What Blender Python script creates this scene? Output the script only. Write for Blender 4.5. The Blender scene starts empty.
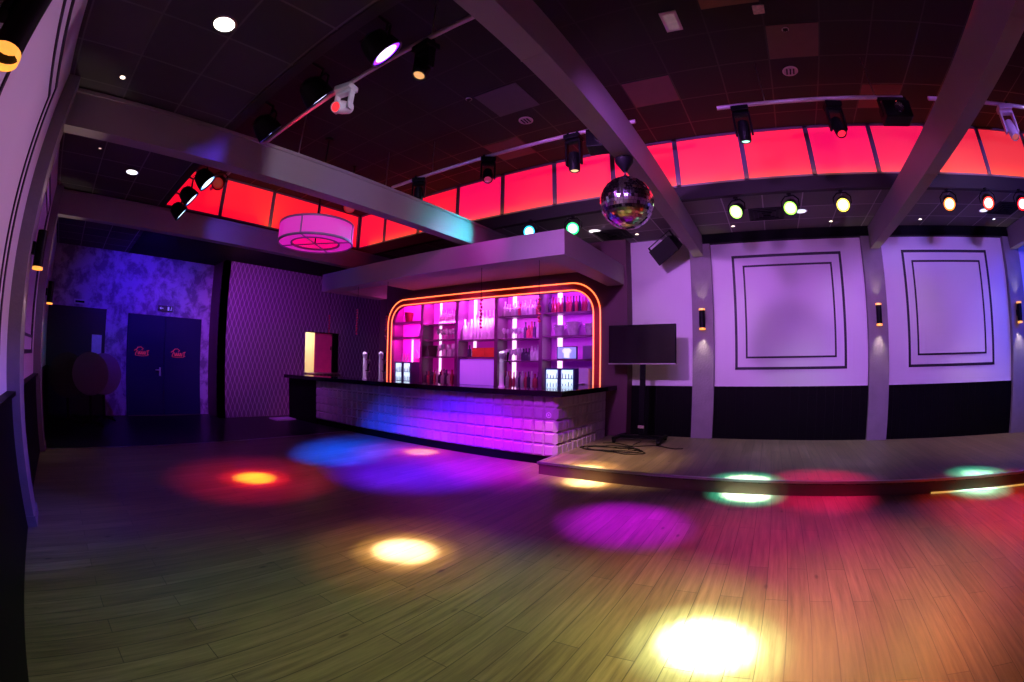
import bpy, bmesh, math, random
from mathutils import Vector, Matrix
random.seed(7)
C = bpy.context.scene.collection
sc = bpy.context.scene
PI = math.pi

# ------------------------------------------------------------ camera, world, exposure
YAW, PITCH, ROLL = 0.56888118, 0.0544294, 0.0132866
CAM = Vector((0, 0, 1.4))
fw = Vector((-math.sin(YAW)*math.cos(PITCH), math.cos(YAW)*math.cos(PITCH), math.sin(PITCH)))
rt = Vector((math.cos(YAW), math.sin(YAW), 0)); up = rt.cross(fw)
r2 = math.cos(ROLL)*rt + math.sin(ROLL)*up; u2 = -math.sin(ROLL)*rt + math.cos(ROLL)*up
cd = bpy.data.cameras.new('camera'); cam = bpy.data.objects.new('camera', cd); C.objects.link(cam)
cam.matrix_world = Matrix(((r2.x, u2.x, -fw.x, CAM.x), (r2.y, u2.y, -fw.y, CAM.y), (r2.z, u2.z, -fw.z, CAM.z), (0, 0, 0, 1)))
cd.type = 'PANO'
cd.panorama_type = 'FISHEYE_LENS_POLYNOMIAL'
cd.sensor_width = 36; cd.sensor_fit = 'HORIZONTAL'
cd.fisheye_fov = PI
K = 1024/36/500
cd.fisheye_polynomial_k0 = 0
cd.fisheye_polynomial_k1 = -1.10908759*K
cd.fisheye_polynomial_k2 = 0
cd.fisheye_polynomial_k3 = -0.02721855*K**3
cd.fisheye_polynomial_k4 = 0
cd.clip_start = 0.02
sc.camera = cam

w = bpy.data.worlds.new('world'); sc.world = w; w.use_nodes = True
w.node_tree.nodes['Background'].inputs[0].default_value = (0.30, 0.15, 0.45, 1)
w.node_tree.nodes['Background'].inputs[1].default_value = 0.01
sc.view_settings.view_transform = 'Standard'
sc.view_settings.look = 'None'
sc.view_settings.exposure = 0.0
sc.view_settings.gamma = 1.0
sc.view_settings.use_curve_mapping = False
try:
    sc.cycles.use_denoising = True
    sc.cycles.max_bounces = 6
    sc.cycles.sample_clamp_indirect = 3.0
    sc.cycles.use_light_tree = True
    sc.cycles.caustics_reflective = False
    sc.cycles.caustics_refractive = False
except Exception:
    pass

def aim(o, target):
    d = Vector(target) - Vector(o.location)
    o.rotation_euler = d.to_track_quat('-Z', 'Y').to_euler()

def spot(name, loc, target, color, watts, deg, blend=1.0, size=0.04, parent=None):
    l = bpy.data.lights.new(name, 'SPOT'); l.color = color; l.energy = watts
    l.spot_size = math.radians(deg); l.spot_blend = blend; l.shadow_soft_size = size
    o = bpy.data.objects.new(name, l); C.objects.link(o); o.location = loc; aim(o, target)
    return o

def area(name, loc, target, color, watts, sx, sy):
    l = bpy.data.lights.new(name, 'AREA'); l.color = color; l.energy = watts
    l.shape = 'RECTANGLE'; l.size = sx; l.size_y = sy
    o = bpy.data.objects.new(name, l); C.objects.link(o); o.location = loc; aim(o, target)
    return o

# violet wash from the row of spotlights on the window-side edge of the low ceiling
VIO = (0.50, 0.24, 1.0)
for x, t, c, p in [(-2.0, (-2.2, 7.8, 2.3), (0.66, 0.26, 0.88), 420), (-0.6, (-0.4, 7.8, 2.4), (0.48, 0.15, 0.90), 400),
                   (0.9, (0.8, 7.8, 2.3), (0.52, 0.18, 0.82), 420), (2.4, (2.6, 7.8, 2.2), (0.42, 0.16, 0.95), 620),
                   (4.2, (4.2, 7.8, 2.5), (0.30, 0.16, 1.0), 620)]:
    spot('wall_wash', (x, 1.62, 3.45), t, c, p, 62, 1.0, 0.1)
spot('wall_wash', (6.3, 5.2, 3.4), (5.7, 7.9, 2.2), (0.02, 0.05, 1.0), 420, 60)
# violet and pink wash on the wall opposite
spot('wall_wash', (-2.3, 5.6, 3.5), (-2.7, -0.6, 1.7), (0.80, 0.42, 0.90), 620, 40, 1.0, 0.1)
spot('wall_wash', (-5.2, 5.6, 3.5), (-6.0, -0.6, 1.7), (0.60, 0.16, 1.0), 400, 36, 1.0, 0.1)
spot('wall_wash', (-2.2, 3.0, 3.9), (-4.08, -0.5, 0.3), (0.02, 0.02, 1.0), 700, 26)  # blue spot without a fixture, added to tint the pilaster foot
spot('beam_wash', (-1.75, 1.70, 3.40), (-4.27, 3.1, 3.52), (0.80, 0.68, 1.0), 75, 56, 0.35, 0.03)  # extra spot added to lift the middle of the long beam
# blue wash by the doors, purple wash on the patterned wall
spot('door_wash', (-8.6, 1.6, 3.5), (-11.3, 2.0, 2.4), (0.045, 0.008, 1.0), 230, 95, 1.0, 0.1)
spot('door_wash', (-8.3, 3.2, 3.5), (-11.3, 2.6, 2.6), (0.28, 0.04, 1.0), 90, 42, 1.0, 0.1)
spot('pattern_wash', (-8.2, 3.0, 3.55), (-10.45, 5.6, 1.5), (0.42, 0.04, 0.85), 420, 105, 1.0, 0.1)

# ------------------------------------------------------------ materials
MATS = {}
def nodes(name):
    m = bpy.data.materials.new(name); m.use_nodes = True
    nt = m.node_tree; b = nt.nodes['Principled BSDF']
    return m, nt, b
def lnk(nt, a, b): nt.links.new(a, b)
def pbr(name, col, rough=0.5, metal=0.0, var=0.12, scale=6.0, bump=0.0, coat=0.0, trans=0.0, emit=None, es=0.0, bscale=None, stretch=(1, 1, 1), spec=0.5):
    if name in MATS: return MATS[name]
    m, nt, b = nodes(name)
    N = nt.nodes.new
    tc = N('ShaderNodeTexCoord'); mp = N('ShaderNodeMapping'); mp.inputs['Scale'].default_value = stretch
    lnk(nt, tc.outputs['Object'], mp.inputs['Vector'])
    ns = N('ShaderNodeTexNoise'); ns.inputs['Scale'].default_value = scale; ns.inputs['Detail'].default_value = 4
    lnk(nt, mp.outputs[0], ns.inputs['Vector'])
    mix = N('ShaderNodeMix'); mix.data_type = 'RGBA'
    mix.inputs[6].default_value = tuple(max(0, c*(1-var)) for c in col)+(1,)
    mix.inputs[7].default_value = tuple(min(1, c*(1+var)) for c in col)+(1,)
    lnk(nt, ns.outputs[0], mix.inputs[0]); lnk(nt, mix.outputs[2], b.inputs['Base Color'])
    b.inputs['Roughness'].default_value = rough; b.inputs['Metallic'].default_value = metal
    b.inputs['Specular IOR Level'].default_value = spec
    if coat: b.inputs['Coat Weight'].default_value = coat
    if trans: b.inputs['Transmission Weight'].default_value = trans
    if emit:
        b.inputs['Emission Color'].default_value = tuple(emit)+(1,); b.inputs['Emission Strength'].default_value = es
    if bump:
        n2 = N('ShaderNodeTexNoise'); n2.inputs['Scale'].default_value = bscale or scale*6
        lnk(nt, tc.outputs['Object'], n2.inputs['Vector'])
        bp = N('ShaderNodeBump'); bp.inputs['Strength'].default_value = bump; bp.inputs['Distance'].default_value = 0.02
        lnk(nt, n2.outputs[0], bp.inputs['Height']); lnk(nt, bp.outputs[0], b.inputs['Normal'])
    MATS[name] = m
    return m
def glow(name, col, strength, base=(0.6, 0.6, 0.6)):
    return pbr(name, base, 0.4, 0, 0.03, 3, emit=col, es=strength)

def planks():
    m, nt, b = nodes('wood_planks'); N = nt.nodes.new
    tc = N('ShaderNodeTexCoord'); mp = N('ShaderNodeMapping'); mp.inputs['Rotation'].default_value = (0, 0, PI/2)
    lnk(nt, tc.outputs['Object'], mp.inputs[0])
    br = N('ShaderNodeTexBrick'); br.offset = 0.37; br.offset_frequency = 2; br.squash = 1
    for k, v in (('Scale', 1.0), ('Mortar Size', 0.003), ('Mortar Smooth', 0.2), ('Bias', 0.0), ('Brick Width', 1.3), ('Row Height', 0.145)):
        br.inputs[k].default_value = v
    br.inputs['Color1'].default_value = (0.145, 0.105, 0.073, 1); br.inputs['Color2'].default_value = (0.200, 0.150, 0.108, 1)
    br.inputs['Mortar'].default_value = (0.055, 0.04, 0.03, 1)
    lnk(nt, mp.outputs[0], br.inputs['Vector'])
    mp2 = N('ShaderNodeMapping'); mp2.inputs['Scale'].default_value = (11, 0.55, 1); lnk(nt, tc.outputs['Object'], mp2.inputs[0])
    ns = N('ShaderNodeTexNoise'); ns.inputs['Scale'].default_value = 3.0; ns.inputs['Detail'].default_value = 8; ns.inputs['Roughness'].default_value = 0.65
    lnk(nt, mp2.outputs[0], ns.inputs['Vector'])
    cr = N('ShaderNodeValToRGB'); cr.color_ramp.elements[0].position = 0.32; cr.color_ramp.elements[0].color = (0.48, 0.46, 0.45, 1)
    cr.color_ramp.elements[1].position = 0.68; cr.color_ramp.elements[1].color = (1.2, 1.2, 1.2, 1)
    lnk(nt, ns.outputs[0], cr.inputs[0])
    # knots
    mp3 = N('ShaderNodeMapping'); mp3.inputs['Scale'].default_value = (5.3, 2.1, 1); lnk(nt, tc.outputs['Object'], mp3.inputs[0])
    vo = N('ShaderNodeTexVoronoi'); vo.inputs['Scale'].default_value = 1.0; lnk(nt, mp3.outputs[0], vo.inputs['Vector'])
    kr = N('ShaderNodeValToRGB'); kr.color_ramp.elements[0].position = 0.03; kr.color_ramp.elements[0].color = (0.28, 0.25, 0.22, 1)
    kr.color_ramp.elements[1].position = 0.10; kr.color_ramp.elements[1].color = (1, 1, 1, 1)
    lnk(nt, vo.outputs['Distance'], kr.inputs[0])
    m1 = N('ShaderNodeMix'); m1.data_type = 'RGBA'; m1.blend_type = 'MULTIPLY'; m1.inputs[0].default_value = 1
    lnk(nt, br.outputs['Color'], m1.inputs[6]); lnk(nt, cr.outputs[0], m1.inputs[7])
    m2 = N('ShaderNodeMix'); m2.data_type = 'RGBA'; m2.blend_type = 'MULTIPLY'; m2.inputs[0].default_value = 1
    lnk(nt, m1.outputs[2], m2.inputs[6]); lnk(nt, kr.outputs[0], m2.inputs[7])
    lnk(nt, m2.outputs[2], b.inputs['Base Color'])
    rr = N('ShaderNodeMapRange'); rr.inputs[3].default_value = 0.30; rr.inputs[4].default_value = 0.52
    lnk(nt, ns.outputs[0], rr.inputs[0]); lnk(nt, rr.outputs[0], b.inputs['Roughness'])
    bp = N('ShaderNodeBump'); bp.inputs['Strength'].default_value = 0.25; bp.inputs['Distance'].default_value = 0.004
    lnk(nt, br.outputs['Fac'], bp.inputs['Height']); bp.invert = True; lnk(nt, bp.outputs[0], b.inputs['Normal'])
    return m

def tiles(name, col, line, ox, oy, tint=None, lm=0.6):
    m, nt, b = nodes(name); N = nt.nodes.new
    tc = N('ShaderNodeTexCoord'); mp = N('ShaderNodeMapping'); mp.inputs['Location'].default_value = (-ox, -oy, 0)
    lnk(nt, tc.outputs['Object'], mp.inputs[0])
    br = N('ShaderNodeTexBrick'); br.offset = 0.0; br.squash = 1
    for k, v in (('Scale', 1.0), ('Mortar Size', 0.009), ('Mortar Smooth', 0.0), ('Bias', 0.0), ('Brick Width', 0.6), ('Row Height', 0.6)):
        br.inputs[k].default_value = v
    br.inputs['Color1'].default_value = tuple(c*0.7 for c in col)+(1,); br.inputs['Color2'].default_value = tuple(c*1.35 for c in col)+(1,)
    br.inputs['Mortar'].default_value = tuple(line)+(1,)
    lnk(nt, mp.outputs[0], br.inputs['Vector']); lnk(nt, br.outputs['Color'], b.inputs['Base Color'])
    ml = N('ShaderNodeMath'); ml.operation = 'MULTIPLY'; ml.inputs[1].default_value = lm
    lnk(nt, br.outputs['Fac'], ml.inputs[0]); lnk(nt, ml.outputs[0], b.inputs['Metallic'])
    mr = N('ShaderNodeMapRange'); mr.inputs[3].default_value = 0.85; mr.inputs[4].default_value = 0.3
    lnk(nt, br.outputs['Fac'], mr.inputs[0]); lnk(nt, mr.outputs[0], b.inputs['Roughness'])
    return m

def ogee():
    # wallpaper: upright wavy ribs that touch and part in turn, on the plane x = const (y across, z up)
    m, nt, b = nodes('wave_wallpaper'); N = nt.nodes.new
    def M(op, a, c=None):
        n = N('ShaderNodeMath'); n.operation = op
        for i, v in enumerate((a, c)):
            if v is None: continue
            if isinstance(v, (int, float)): n.inputs[i].default_value = v
            else: lnk(nt, v, n.inputs[i])
        return n.outputs[0]
    tc = N('ShaderNodeTexCoord'); sp = N('ShaderNodeSeparateXYZ'); lnk(nt, tc.outputs['Object'], sp.inputs[0])
    y, z = sp.outputs[1], sp.outputs[2]
    s = M('MULTIPLY', M('SINE', M('MULTIPLY', z, 2*PI/0.33)), 0.024)
    def line(off, sign):
        u = M('ADD', M('ADD', y, off), M('MULTIPLY', s, sign))
        f = M('PINGPONG', u, 0.062)
        return M('LESS_THAN', f, 0.0075)
    a = line(50.0, 1.0); c = line(50.062, -1.0)
    f = M('MAXIMUM', a, c)
    mix = N('ShaderNodeMix'); mix.data_type = 'RGBA'; mix.inputs[6].default_value = (0.16, 0.11, 0.16, 1); mix.inputs[7].default_value = (0.42, 0.33, 0.42, 1)
    lnk(nt, f, mix.inputs[0]); lnk(nt, mix.outputs[2], b.inputs['Base Color'])
    b.inputs['Roughness'].default_value = 0.6
    return m

def marble():
    m, nt, b = nodes('blue_marbled_plaster'); N = nt.nodes.new
    tc = N('ShaderNodeTexCoord'); ns = N('ShaderNodeTexNoise'); ns.inputs['Scale'].default_value = 3.2; ns.inputs['Detail'].default_value = 10
    ns.inputs['Roughness'].default_value = 0.65; ns.inputs['Distortion'].default_value = 0.3
    lnk(nt, tc.outputs['Object'], ns.inputs['Vector'])
    cr = N('ShaderNodeValToRGB'); cr.color_ramp.elements[0].position = 0.42; cr.color_ramp.elements[0].color = (0.22, 0.20, 0.28, 1)
    cr.color_ramp.elements[1].position = 0.56; cr.color_ramp.elements[1].color = (0.60, 0.56, 0.70, 1)
    lnk(nt, ns.outputs[0], cr.inputs[0]); lnk(nt, cr.outputs[0], b.inputs['Base Color']); b.inputs['Roughness'].default_value = 0.55
    return m

M_floor = planks()
M_dark = pbr('dark_floor_tiles', (0.012, 0.011, 0.013), 0.35, 0, 0.3, 2, spec=0.2)
M_white = pbr('white_wall_paint', (0.72, 0.68, 0.72), 0.6, 0, 0.04, 1.5, 0.05)
M_black = pbr('black_panelling', (0.0035, 0.003, 0.0035), 0.5, 0, 0.25, 3, spec=0.06)
M_blackm = pbr('black_metal', (0.005, 0.005, 0.006), 0.45, 0, 0.2, 9, spec=0.10)
M_conc = pbr('grey_plastered_column', (0.24, 0.21, 0.23), 0.75, 0, 0.18, 5, 0.25)
M_beam = pbr('grey_painted_steel', (0.32, 0.27, 0.29), 0.55, 0, 0.10, 2)
M_maroon = pbr('maroon_wall_paint', (0.10, 0.025, 0.055), 0.6, 0, 0.12, 2)
M_canopy = pbr('mauve_canopy_paint', (0.34, 0.24, 0.30), 0.5, 0, 0.05, 2)
M_fascia = pbr('dark_fascia_paint', (0.035, 0.028, 0.03), 0.6, 0, 0.1, 2, spec=0.2)
M_frame = pbr('dark_frame_moulding', (0.012, 0.008, 0.02), 0.5, 0, 0.1, 5)
M_chrome = pbr('brushed_steel', (0.62, 0.62, 0.65), 0.22, 1.0, 0.08, 8)
M_alu = pbr('aluminium_trim', (0.55, 0.54, 0.56), 0.3, 1.0, 0.08, 8)
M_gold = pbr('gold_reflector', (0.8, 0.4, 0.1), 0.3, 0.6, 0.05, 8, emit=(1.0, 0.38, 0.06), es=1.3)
M_tile = pbr('bar_front_tile', (0.40, 0.31, 0.37), 0.32, 0.15, 0.08, 3, coat=0.3)
M_counter = pbr('black_polished_counter', (0.004, 0.003, 0.005), 0.08, 0, 0.2, 4, spec=0.4)
M_shelf = pbr('dark_plum_shelf', (0.20, 0.04, 0.18), 0.35, 0, 0.1, 4)
M_back = pbr('pale_shelf_back', (0.75, 0.70, 0.75), 0.5, 0, 0.05, 4)
M_glass = pbr('clear_glass', (0.92, 0.88, 0.98), 0.12, 0, 0.03, 8, trans=0.25)
M_glassd = pbr('dark_bottle_glass', (0.10, 0.05, 0.14), 0.1, 0, 0.1, 8, trans=0.2)
M_glassr = pbr('red_bottle_glass', (0.75, 0.10, 0.20), 0.12, 0, 0.1, 8, trans=0.3)
M_frost = pbr('frosted_bottle_glass', (0.85, 0.82, 0.9), 0.35, 0, 0.03, 8, trans=0.35)
M_lowc = tiles('shaded_ceiling_tiles', (0.05, 0.042, 0.046), (0.14, 0.13, 0.13), 0.1, 0.05)  # darker copy of the low ceiling tile, where less light falls
M_highc = tiles('high_ceiling_tiles', (0.0028, 0.002, 0.0022), (0.022, 0.019, 0.019), -1.32+6, 3.72-6)

# ------------------------------------------------------------ mesh helpers
class MB:
    def __init__(s): s.v = []; s.f = []; s.T = Matrix.Identity(4)
    def add(s, vs, fs):
        n = len(s.v); s.v += [tuple(s.T @ Vector(v)) for v in vs]; s.f += [tuple(i+n for i in f) for f in fs]; return s
    def box(s, x0, x1, y0, y1, z0, z1):
        if x0 > x1: x0, x1 = x1, x0
        if y0 > y1: y0, y1 = y1, y0
        if z0 > z1: z0, z1 = z1, z0
        vs = [(x, y, z) for z in (z0, z1) for y in (y0, y1) for x in (x0, x1)]
        return s.add(vs, [(0, 2, 3, 1), (4, 5, 7, 6), (0, 1, 5, 4), (2, 6, 7, 3), (0, 4, 6, 2), (1, 3, 7, 5)])
    def lathe(s, prof, n=16, o=(0, 0, 0), axis=None, cap=True):
        q = Vector((0, 0, 1)).rotation_difference(Vector(axis).normalized()).to_matrix() if axis else Matrix.Identity(3)
        vs = []; fs = []
        for r, z in prof:
            for k in range(n):
                a = 2*PI*k/n; vs.append(tuple(Vector(o)+q @ Vector((r*math.cos(a), r*math.sin(a), z))))
        for i in range(len(prof)-1):
            for k in range(n):
                k2 = (k+1) % n; fs.append((i*n+k, i*n+k2, (i+1)*n+k2, (i+1)*n+k))
        if cap:
            fs.append(tuple(reversed(range(n)))); fs.append(tuple((len(prof)-1)*n+k for k in range(n)))
        return s.add(vs, fs)
    def cyl(s, p0, p1, r0, r1=None, n=12):
        d = Vector(p1)-Vector(p0); return s.lathe([(r0, 0), (r0 if r1 is None else r1, d.length)], n, p0, d)
    def tube(s, pts, r, n=8):
        pts = [Vector(p) for p in pts]; vs = []; fs = []; prev = None
        for i, p in enumerate(pts):
            t = (pts[min(i+1, len(pts)-1)]-pts[max(i-1, 0)]).normalized()
            if prev is None:
                a = Vector((0, 0, 1)) if abs(t.z) < 0.9 else Vector((1, 0, 0)); prev = t.cross(a).normalized()
            prev = (prev - t*prev.dot(t)).normalized(); b2 = t.cross(prev)
            for k in range(n):
                a = 2*PI*k/n; vs.append(tuple(p+r*(math.cos(a)*prev+math.sin(a)*b2)))
        for i in range(len(pts)-1):
            for k in range(n):
                k2 = (k+1) % n; fs.append((i*n+k, i*n+k2, (i+1)*n+k2, (i+1)*n+k))
        fs.append(tuple(reversed(range(n)))); fs.append(tuple((len(pts)-1)*n+k for k in range(n)))
        return s.add(vs, fs)
    def prism(s, poly, a0, a1, axis='y'):
        n = len(poly)
        def P(u, v, a): return {'x': (a, u, v), 'y': (u, a, v), 'z': (u, v, a)}[axis]
        vs = [P(u, v, a0) for u, v in poly]+[P(u, v, a1) for u, v in poly]
        return s.add(vs, [tuple(range(n)), tuple(reversed(range(n, 2*n)))]+[(i, i+n, (i+1) % n+n, (i+1) % n) for i in range(n)])
    def build(s, name, mat, parent=None, smooth=False, bevel=0, loc=None):
        me = bpy.data.meshes.new(name); me.from_pydata(s.v, [], s.f); me.update()
        bm = bmesh.new(); bm.from_mesh(me); bmesh.ops.recalc_face_normals(bm, faces=bm.faces); bm.to_mesh(me); bm.free()
        if smooth:
            for p in me.polygons: p.use_smooth = True
            try: me.set_sharp_from_angle(angle=math.radians(35))
            except Exception: pass
        me.materials.append(mat)
        o = bpy.data.objects.new(name, me); C.objects.link(o)
        if parent: o.parent = parent
        if loc: o.location = loc
        if bevel:
            b = o.modifiers.new('bevel', 'BEVEL'); b.width = bevel; b.segments = 2; b.limit_method = 'ANGLE'
        return o

def tag(o, label=None, cat=None, group=None, kind=None):
    if label: o['label'] = label
    if cat: o['category'] = cat
    if group: o['group'] = group
    if kind: o['kind'] = kind
    return o
def empty(name, loc=(0, 0, 0), rot=(0, 0, 0), label=None, cat=None, group=None):
    o = bpy.data.objects.new(name, None); C.objects.link(o); o.location = loc; o.rotation_euler = rot; o.empty_display_size = 0.05
    return tag(o, label, cat, group)
def kids(o): return KIDS.get(o.name, [])
KIDS = {}
def copy_tree(o, parent=None):
    c = o.copy(); C.objects.link(c)
    if parent: c.parent = parent
    for ch in [x for x in bpy.data.objects if x.parent == o and x.type != 'LIGHT']: copy_tree(ch, c)
    return c
def struct(mb, name, mat, label=None, bevel=0):
    o = mb.build(name, mat, bevel=bevel); o['kind'] = 'structure'
    if label: o['label'] = label
    return o
def box_struct(name, mat, b, label=None): return struct(MB().box(*b), name, mat, label)

# ------------------------------------------------------------ room shell
ZL, ZH, ZB, ZT = 3.70, 4.66, 3.31, 3.68       # low ceiling, raised ceiling, beam underside, beam top
YC, YA, YD, YR = -0.60, 7.90, 1.37, 5.95      # wall opposite, wall with panels, edges of the raised ceiling
XB, XE, ST = -7.87, 9.0, 0.165
DX = -7.45
box_struct('floor', M_floor, (DX, XE, YC-0.2, 9.2, -0.12, 0), 'worn wooden plank dance floor lit by coloured spots')
box_struct('floor_dark', M_dark, (-11.5, DX, YC-0.2, 9.2, -0.12, 0), 'black floor in front of the blue wall and doors')
box_struct('trim_1', M_alu, (DX-0.02, DX+0.02, YC, 5.5, 0, 0.006), 'thin metal strip where the wooden floor meets the dark floor')
# low ceilings
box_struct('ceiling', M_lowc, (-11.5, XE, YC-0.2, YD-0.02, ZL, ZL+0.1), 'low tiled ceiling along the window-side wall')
box_struct('ceiling_bar_side', tiles('lit_ceiling_tiles', (0.17, 0.155, 0.16), (0.45, 0.43, 0.42), 0.1, 0.05), (XB, XE, YR+0.02, 9.2, ZL, ZL+0.1), 'low grey tiled ceiling above the wall panels and bar')  # same tile as the other low ceiling, its colour brightened for the spotlights' light
box_struct('ceiling_door_side', pbr('shaded_ceiling', (0.012, 0.008, 0.012), 0.8, spec=0.1), (-11.5, XB-0.08, YD, 9.2, ZL, ZL+0.1), 'low ceiling in front of the blue wall')  # dimness of this end put into the ceiling colour
box_struct('ceiling_raised', M_highc, (XB-0.08, XE, YD-0.1, YR+0.1, ZH, ZH+0.1), 'raised black tiled ceiling above the dance floor')
# fascias
box_struct('wall_fascia_panel_side', M_fascia, (XB, XE, YR, YR+0.1, ZL-0.01, 3.885), 'dark fascia under the long row of backlit panels')
box_struct('wall_fascia_door_side', M_fascia, (XB-0.08, XB, YD, YR+0.1, ZL-0.1, 3.885), 'dark fascia under the shorter row of backlit panels')
box_struct('wall_fascia_window_side', M_fascia, (XB-0.08, XE, YD-0.1, YD, ZL-0.01, ZH), 'dark upstand between the low ceiling and the raised ceiling')
# walls
box_struct('wall_back', M_white, (-2.45, 5.39, YA, YA+0.15, 0, ZL), 'white wall with framed panels behind the stage')
box_struct('wall_back_right', M_white, (5.39, XE, YA, YA+0.15, 0, ZL), 'wall lit deep blue right of the last column')
box_struct('wall_right', M_white, (XE, XE+0.15, YC-0.2, 9.2, 0, ZH))
box_struct('wall_left', marble(), (-11.5, -11.3, YC-0.2, 3.8, 0, ZL), 'blue lit marbled plaster wall with two doors')
box_struct('wall_left_return', M_maroon, (-11.4, -10.45, 3.78, 3.95, 0, ZL), 'dark return wall between the blue wall and the patterned wall')
def wallp():
    mb = MB(); y0, y1 = 6.28, 7.36
    mb.box(-10.6, -10.45, 3.78, y0, 0, ZL); mb.box(-10.6, -10.45, y1, 9.2, 0, ZL)
    mb.box(-10.6, -10.45, y0, y1, 0, 1.10); mb.box(-10.6, -10.45, y0, y1, 2.17, ZL)
    struct(mb, 'wall_patterned', ogee(), 'purple lit wall papered with wavy upright lines')
wallp()
box_struct('wall_passage', M_maroon, (-10.6, -8.7, 9.05, 9.2, 0, ZL))
box_struct('wall_front', M_white, (-11.5, XE, YC-0.15, YC, 0, ZL), 'white wall with framed panels at the left edge')
box_struct('wainscot_front', M_black, (-11.3, XE, YC, YC+0.05, 0, 1.04), 'black panelling on the lower part of the left wall')
box_struct('trim_2', M_black, (-11.3, XE, YC, YC+0.09, 1.04, 1.07), 'black ledge on top of the panelling at the left')
# black panelling behind the stage, with upright grooves
mb = MB()
x = -2.45
while x < XE-0.01:
    x1 = min(x+0.16, XE); mb.box(x, x1-0.006, YA-0.035, YA, ST, 1.06); x = x1
mb.box(-2.45, XE, YA-0.028, YA, ST, 1.05)
struct(mb, 'wainscot_back', M_black, 'black boarded panelling below the white wall panels')
box_struct('trim_3', M_black, (-1.31, XE, YA-0.12, YA, 3.53, ZL), 'black strip along the top of the panelled wall')

# columns and beams
XS = [-1.12, 2.05, 5.20]
for i, cx in enumerate(XS):
    lab = ['grey plastered column between the television and the first wall panel', 'grey plastered column between the two framed wall panels', 'grey column right of the second framed wall panel'][i]
    h = ZB if i < 2 else ZL
    box_struct('column', M_conc, (cx-0.19, cx+0.19, YA-0.10, YA+0.01, ST, ZL), lab)
for i, cx in enumerate([-1.12, -4.27, -7.42]):
    lab = ['grey pilaster at the far left edge beside the orange wall light', 'broad pilaster at the left nearest the camera', 'slim second pilaster at the left nearer the doors'][i]
    mb = MB().box(cx-0.19, cx+0.19, YC, YC+0.13, 0.0, ZL); mb.box(cx-0.2, cx+0.2, YC, YC+0.145, 0, 0.09)
    struct(mb, 'column', M_conc, lab)
for i, (cx, y0, y1) in enumerate([(-1.15, -0.6, 7.9), (2.115, -0.6, 7.9), (-4.36, -0.6, 7.9), (-7.42, -0.6, 7.6), (5.25, -0.6, 7.9)]):
    lab = ['grey beam crossing the ceiling above the mirror ball', 'grey beam crossing the ceiling at the upper right', 'long grey beam crossing the ceiling from the left wall to the bar canopy',
           'farther violet lit beam in front of the doors', 'grey ceiling beam beyond the right edge'][i]
    mb = MB().box(cx-0.09, cx+0.09, y0, y1, ZB, ZT)
    if i in (2, 3): mb.box(cx-0.11, cx+0.11, y0, y1, ZT-0.035, ZT)
    for k in range(1, 3): mb.box(cx-0.093, cx+0.093, y0+2.6*k, y0+2.6*k+0.012, ZB-0.003, ZB+0.01)
    struct(mb, 'beam', M_beam, lab)

# framed panels on the walls
def frame_on_wall(x0, x1, y, sgn, label, grp=None):
    t = empty('wall_frame', (0, y, 0), label=label, cat='wall moulding')
    def ring(a0, a1, z0, z1, w_, name):
        m = MB(); d0, d1 = 0, sgn*0.012
        m.box(a0, a1, d0, d1, z0, z0+w_); m.box(a0, a1, d0, d1, z1-w_, z1)
        m.box(a0, a0+w_, d0, d1, z0, z1); m.box(a1-w_, a1, d0, d1, z0, z1); m.build(name, M_frame, t)
    ring(x0, x1, 1.34, 3.30, 0.045, 'outer_moulding'); ring(x0+0.19, x1-0.19, 1.53, 3.12, 0.032, 'inner_moulding')
frame_on_wall(-0.56, 1.46, YA, -1, 'dark double square moulding on the first white wall panel right of the television')
frame_on_wall(2.66, 4.58, YA, -1, 'dark double square moulding on the bluish white panel at the right')
frame_on_wall(-3.60, -1.72, YC, 1, 'dark double line moulding on the white wall at the far left edge')
frame_on_wall(-6.85, -4.9, YC, 1, 'dark double line moulding between the two left pilasters')

# stage platform
t = empty('stage_platform', (-2.78, 4.99, 0), label='low wooden stage platform with a metal edge along the white panelled wall', cat='stage')
mb = MB().box(0, 0.33, 0, 2.6, 0.13, ST).box(0.33, XE+2.78, 0, 2.9, 0.13, ST); mb.build('deck', M_floor, t)
mb = MB().box(0.01, XE+2.78, 0.02, 0.05, 0, 0.13); mb.box(0.01, 0.04, 0.03, 2.9, 0, 0.13); mb.build('front_board', pbr('dark_brown_board', (0.16, 0.085, 0.06), 0.35, 0, 0.2, 4, stretch=(0.2, 1, 4)), t)
mb = MB().box(-0.004, XE+2.78, -0.006, 0.035, ST-0.022, ST+0.004); mb.box(-0.004, 0.03, 0, 0.6, ST-0.022, ST+0.004); mb.build('edge_trim', M_alu, t)
MB().box(4.9, XE+2.78, 0.004, 0.02, 0.0, 0.016).build('light_strip', glow('yellow_strip', (0.9, 0.6, 0.1), 0.5), t)

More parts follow.
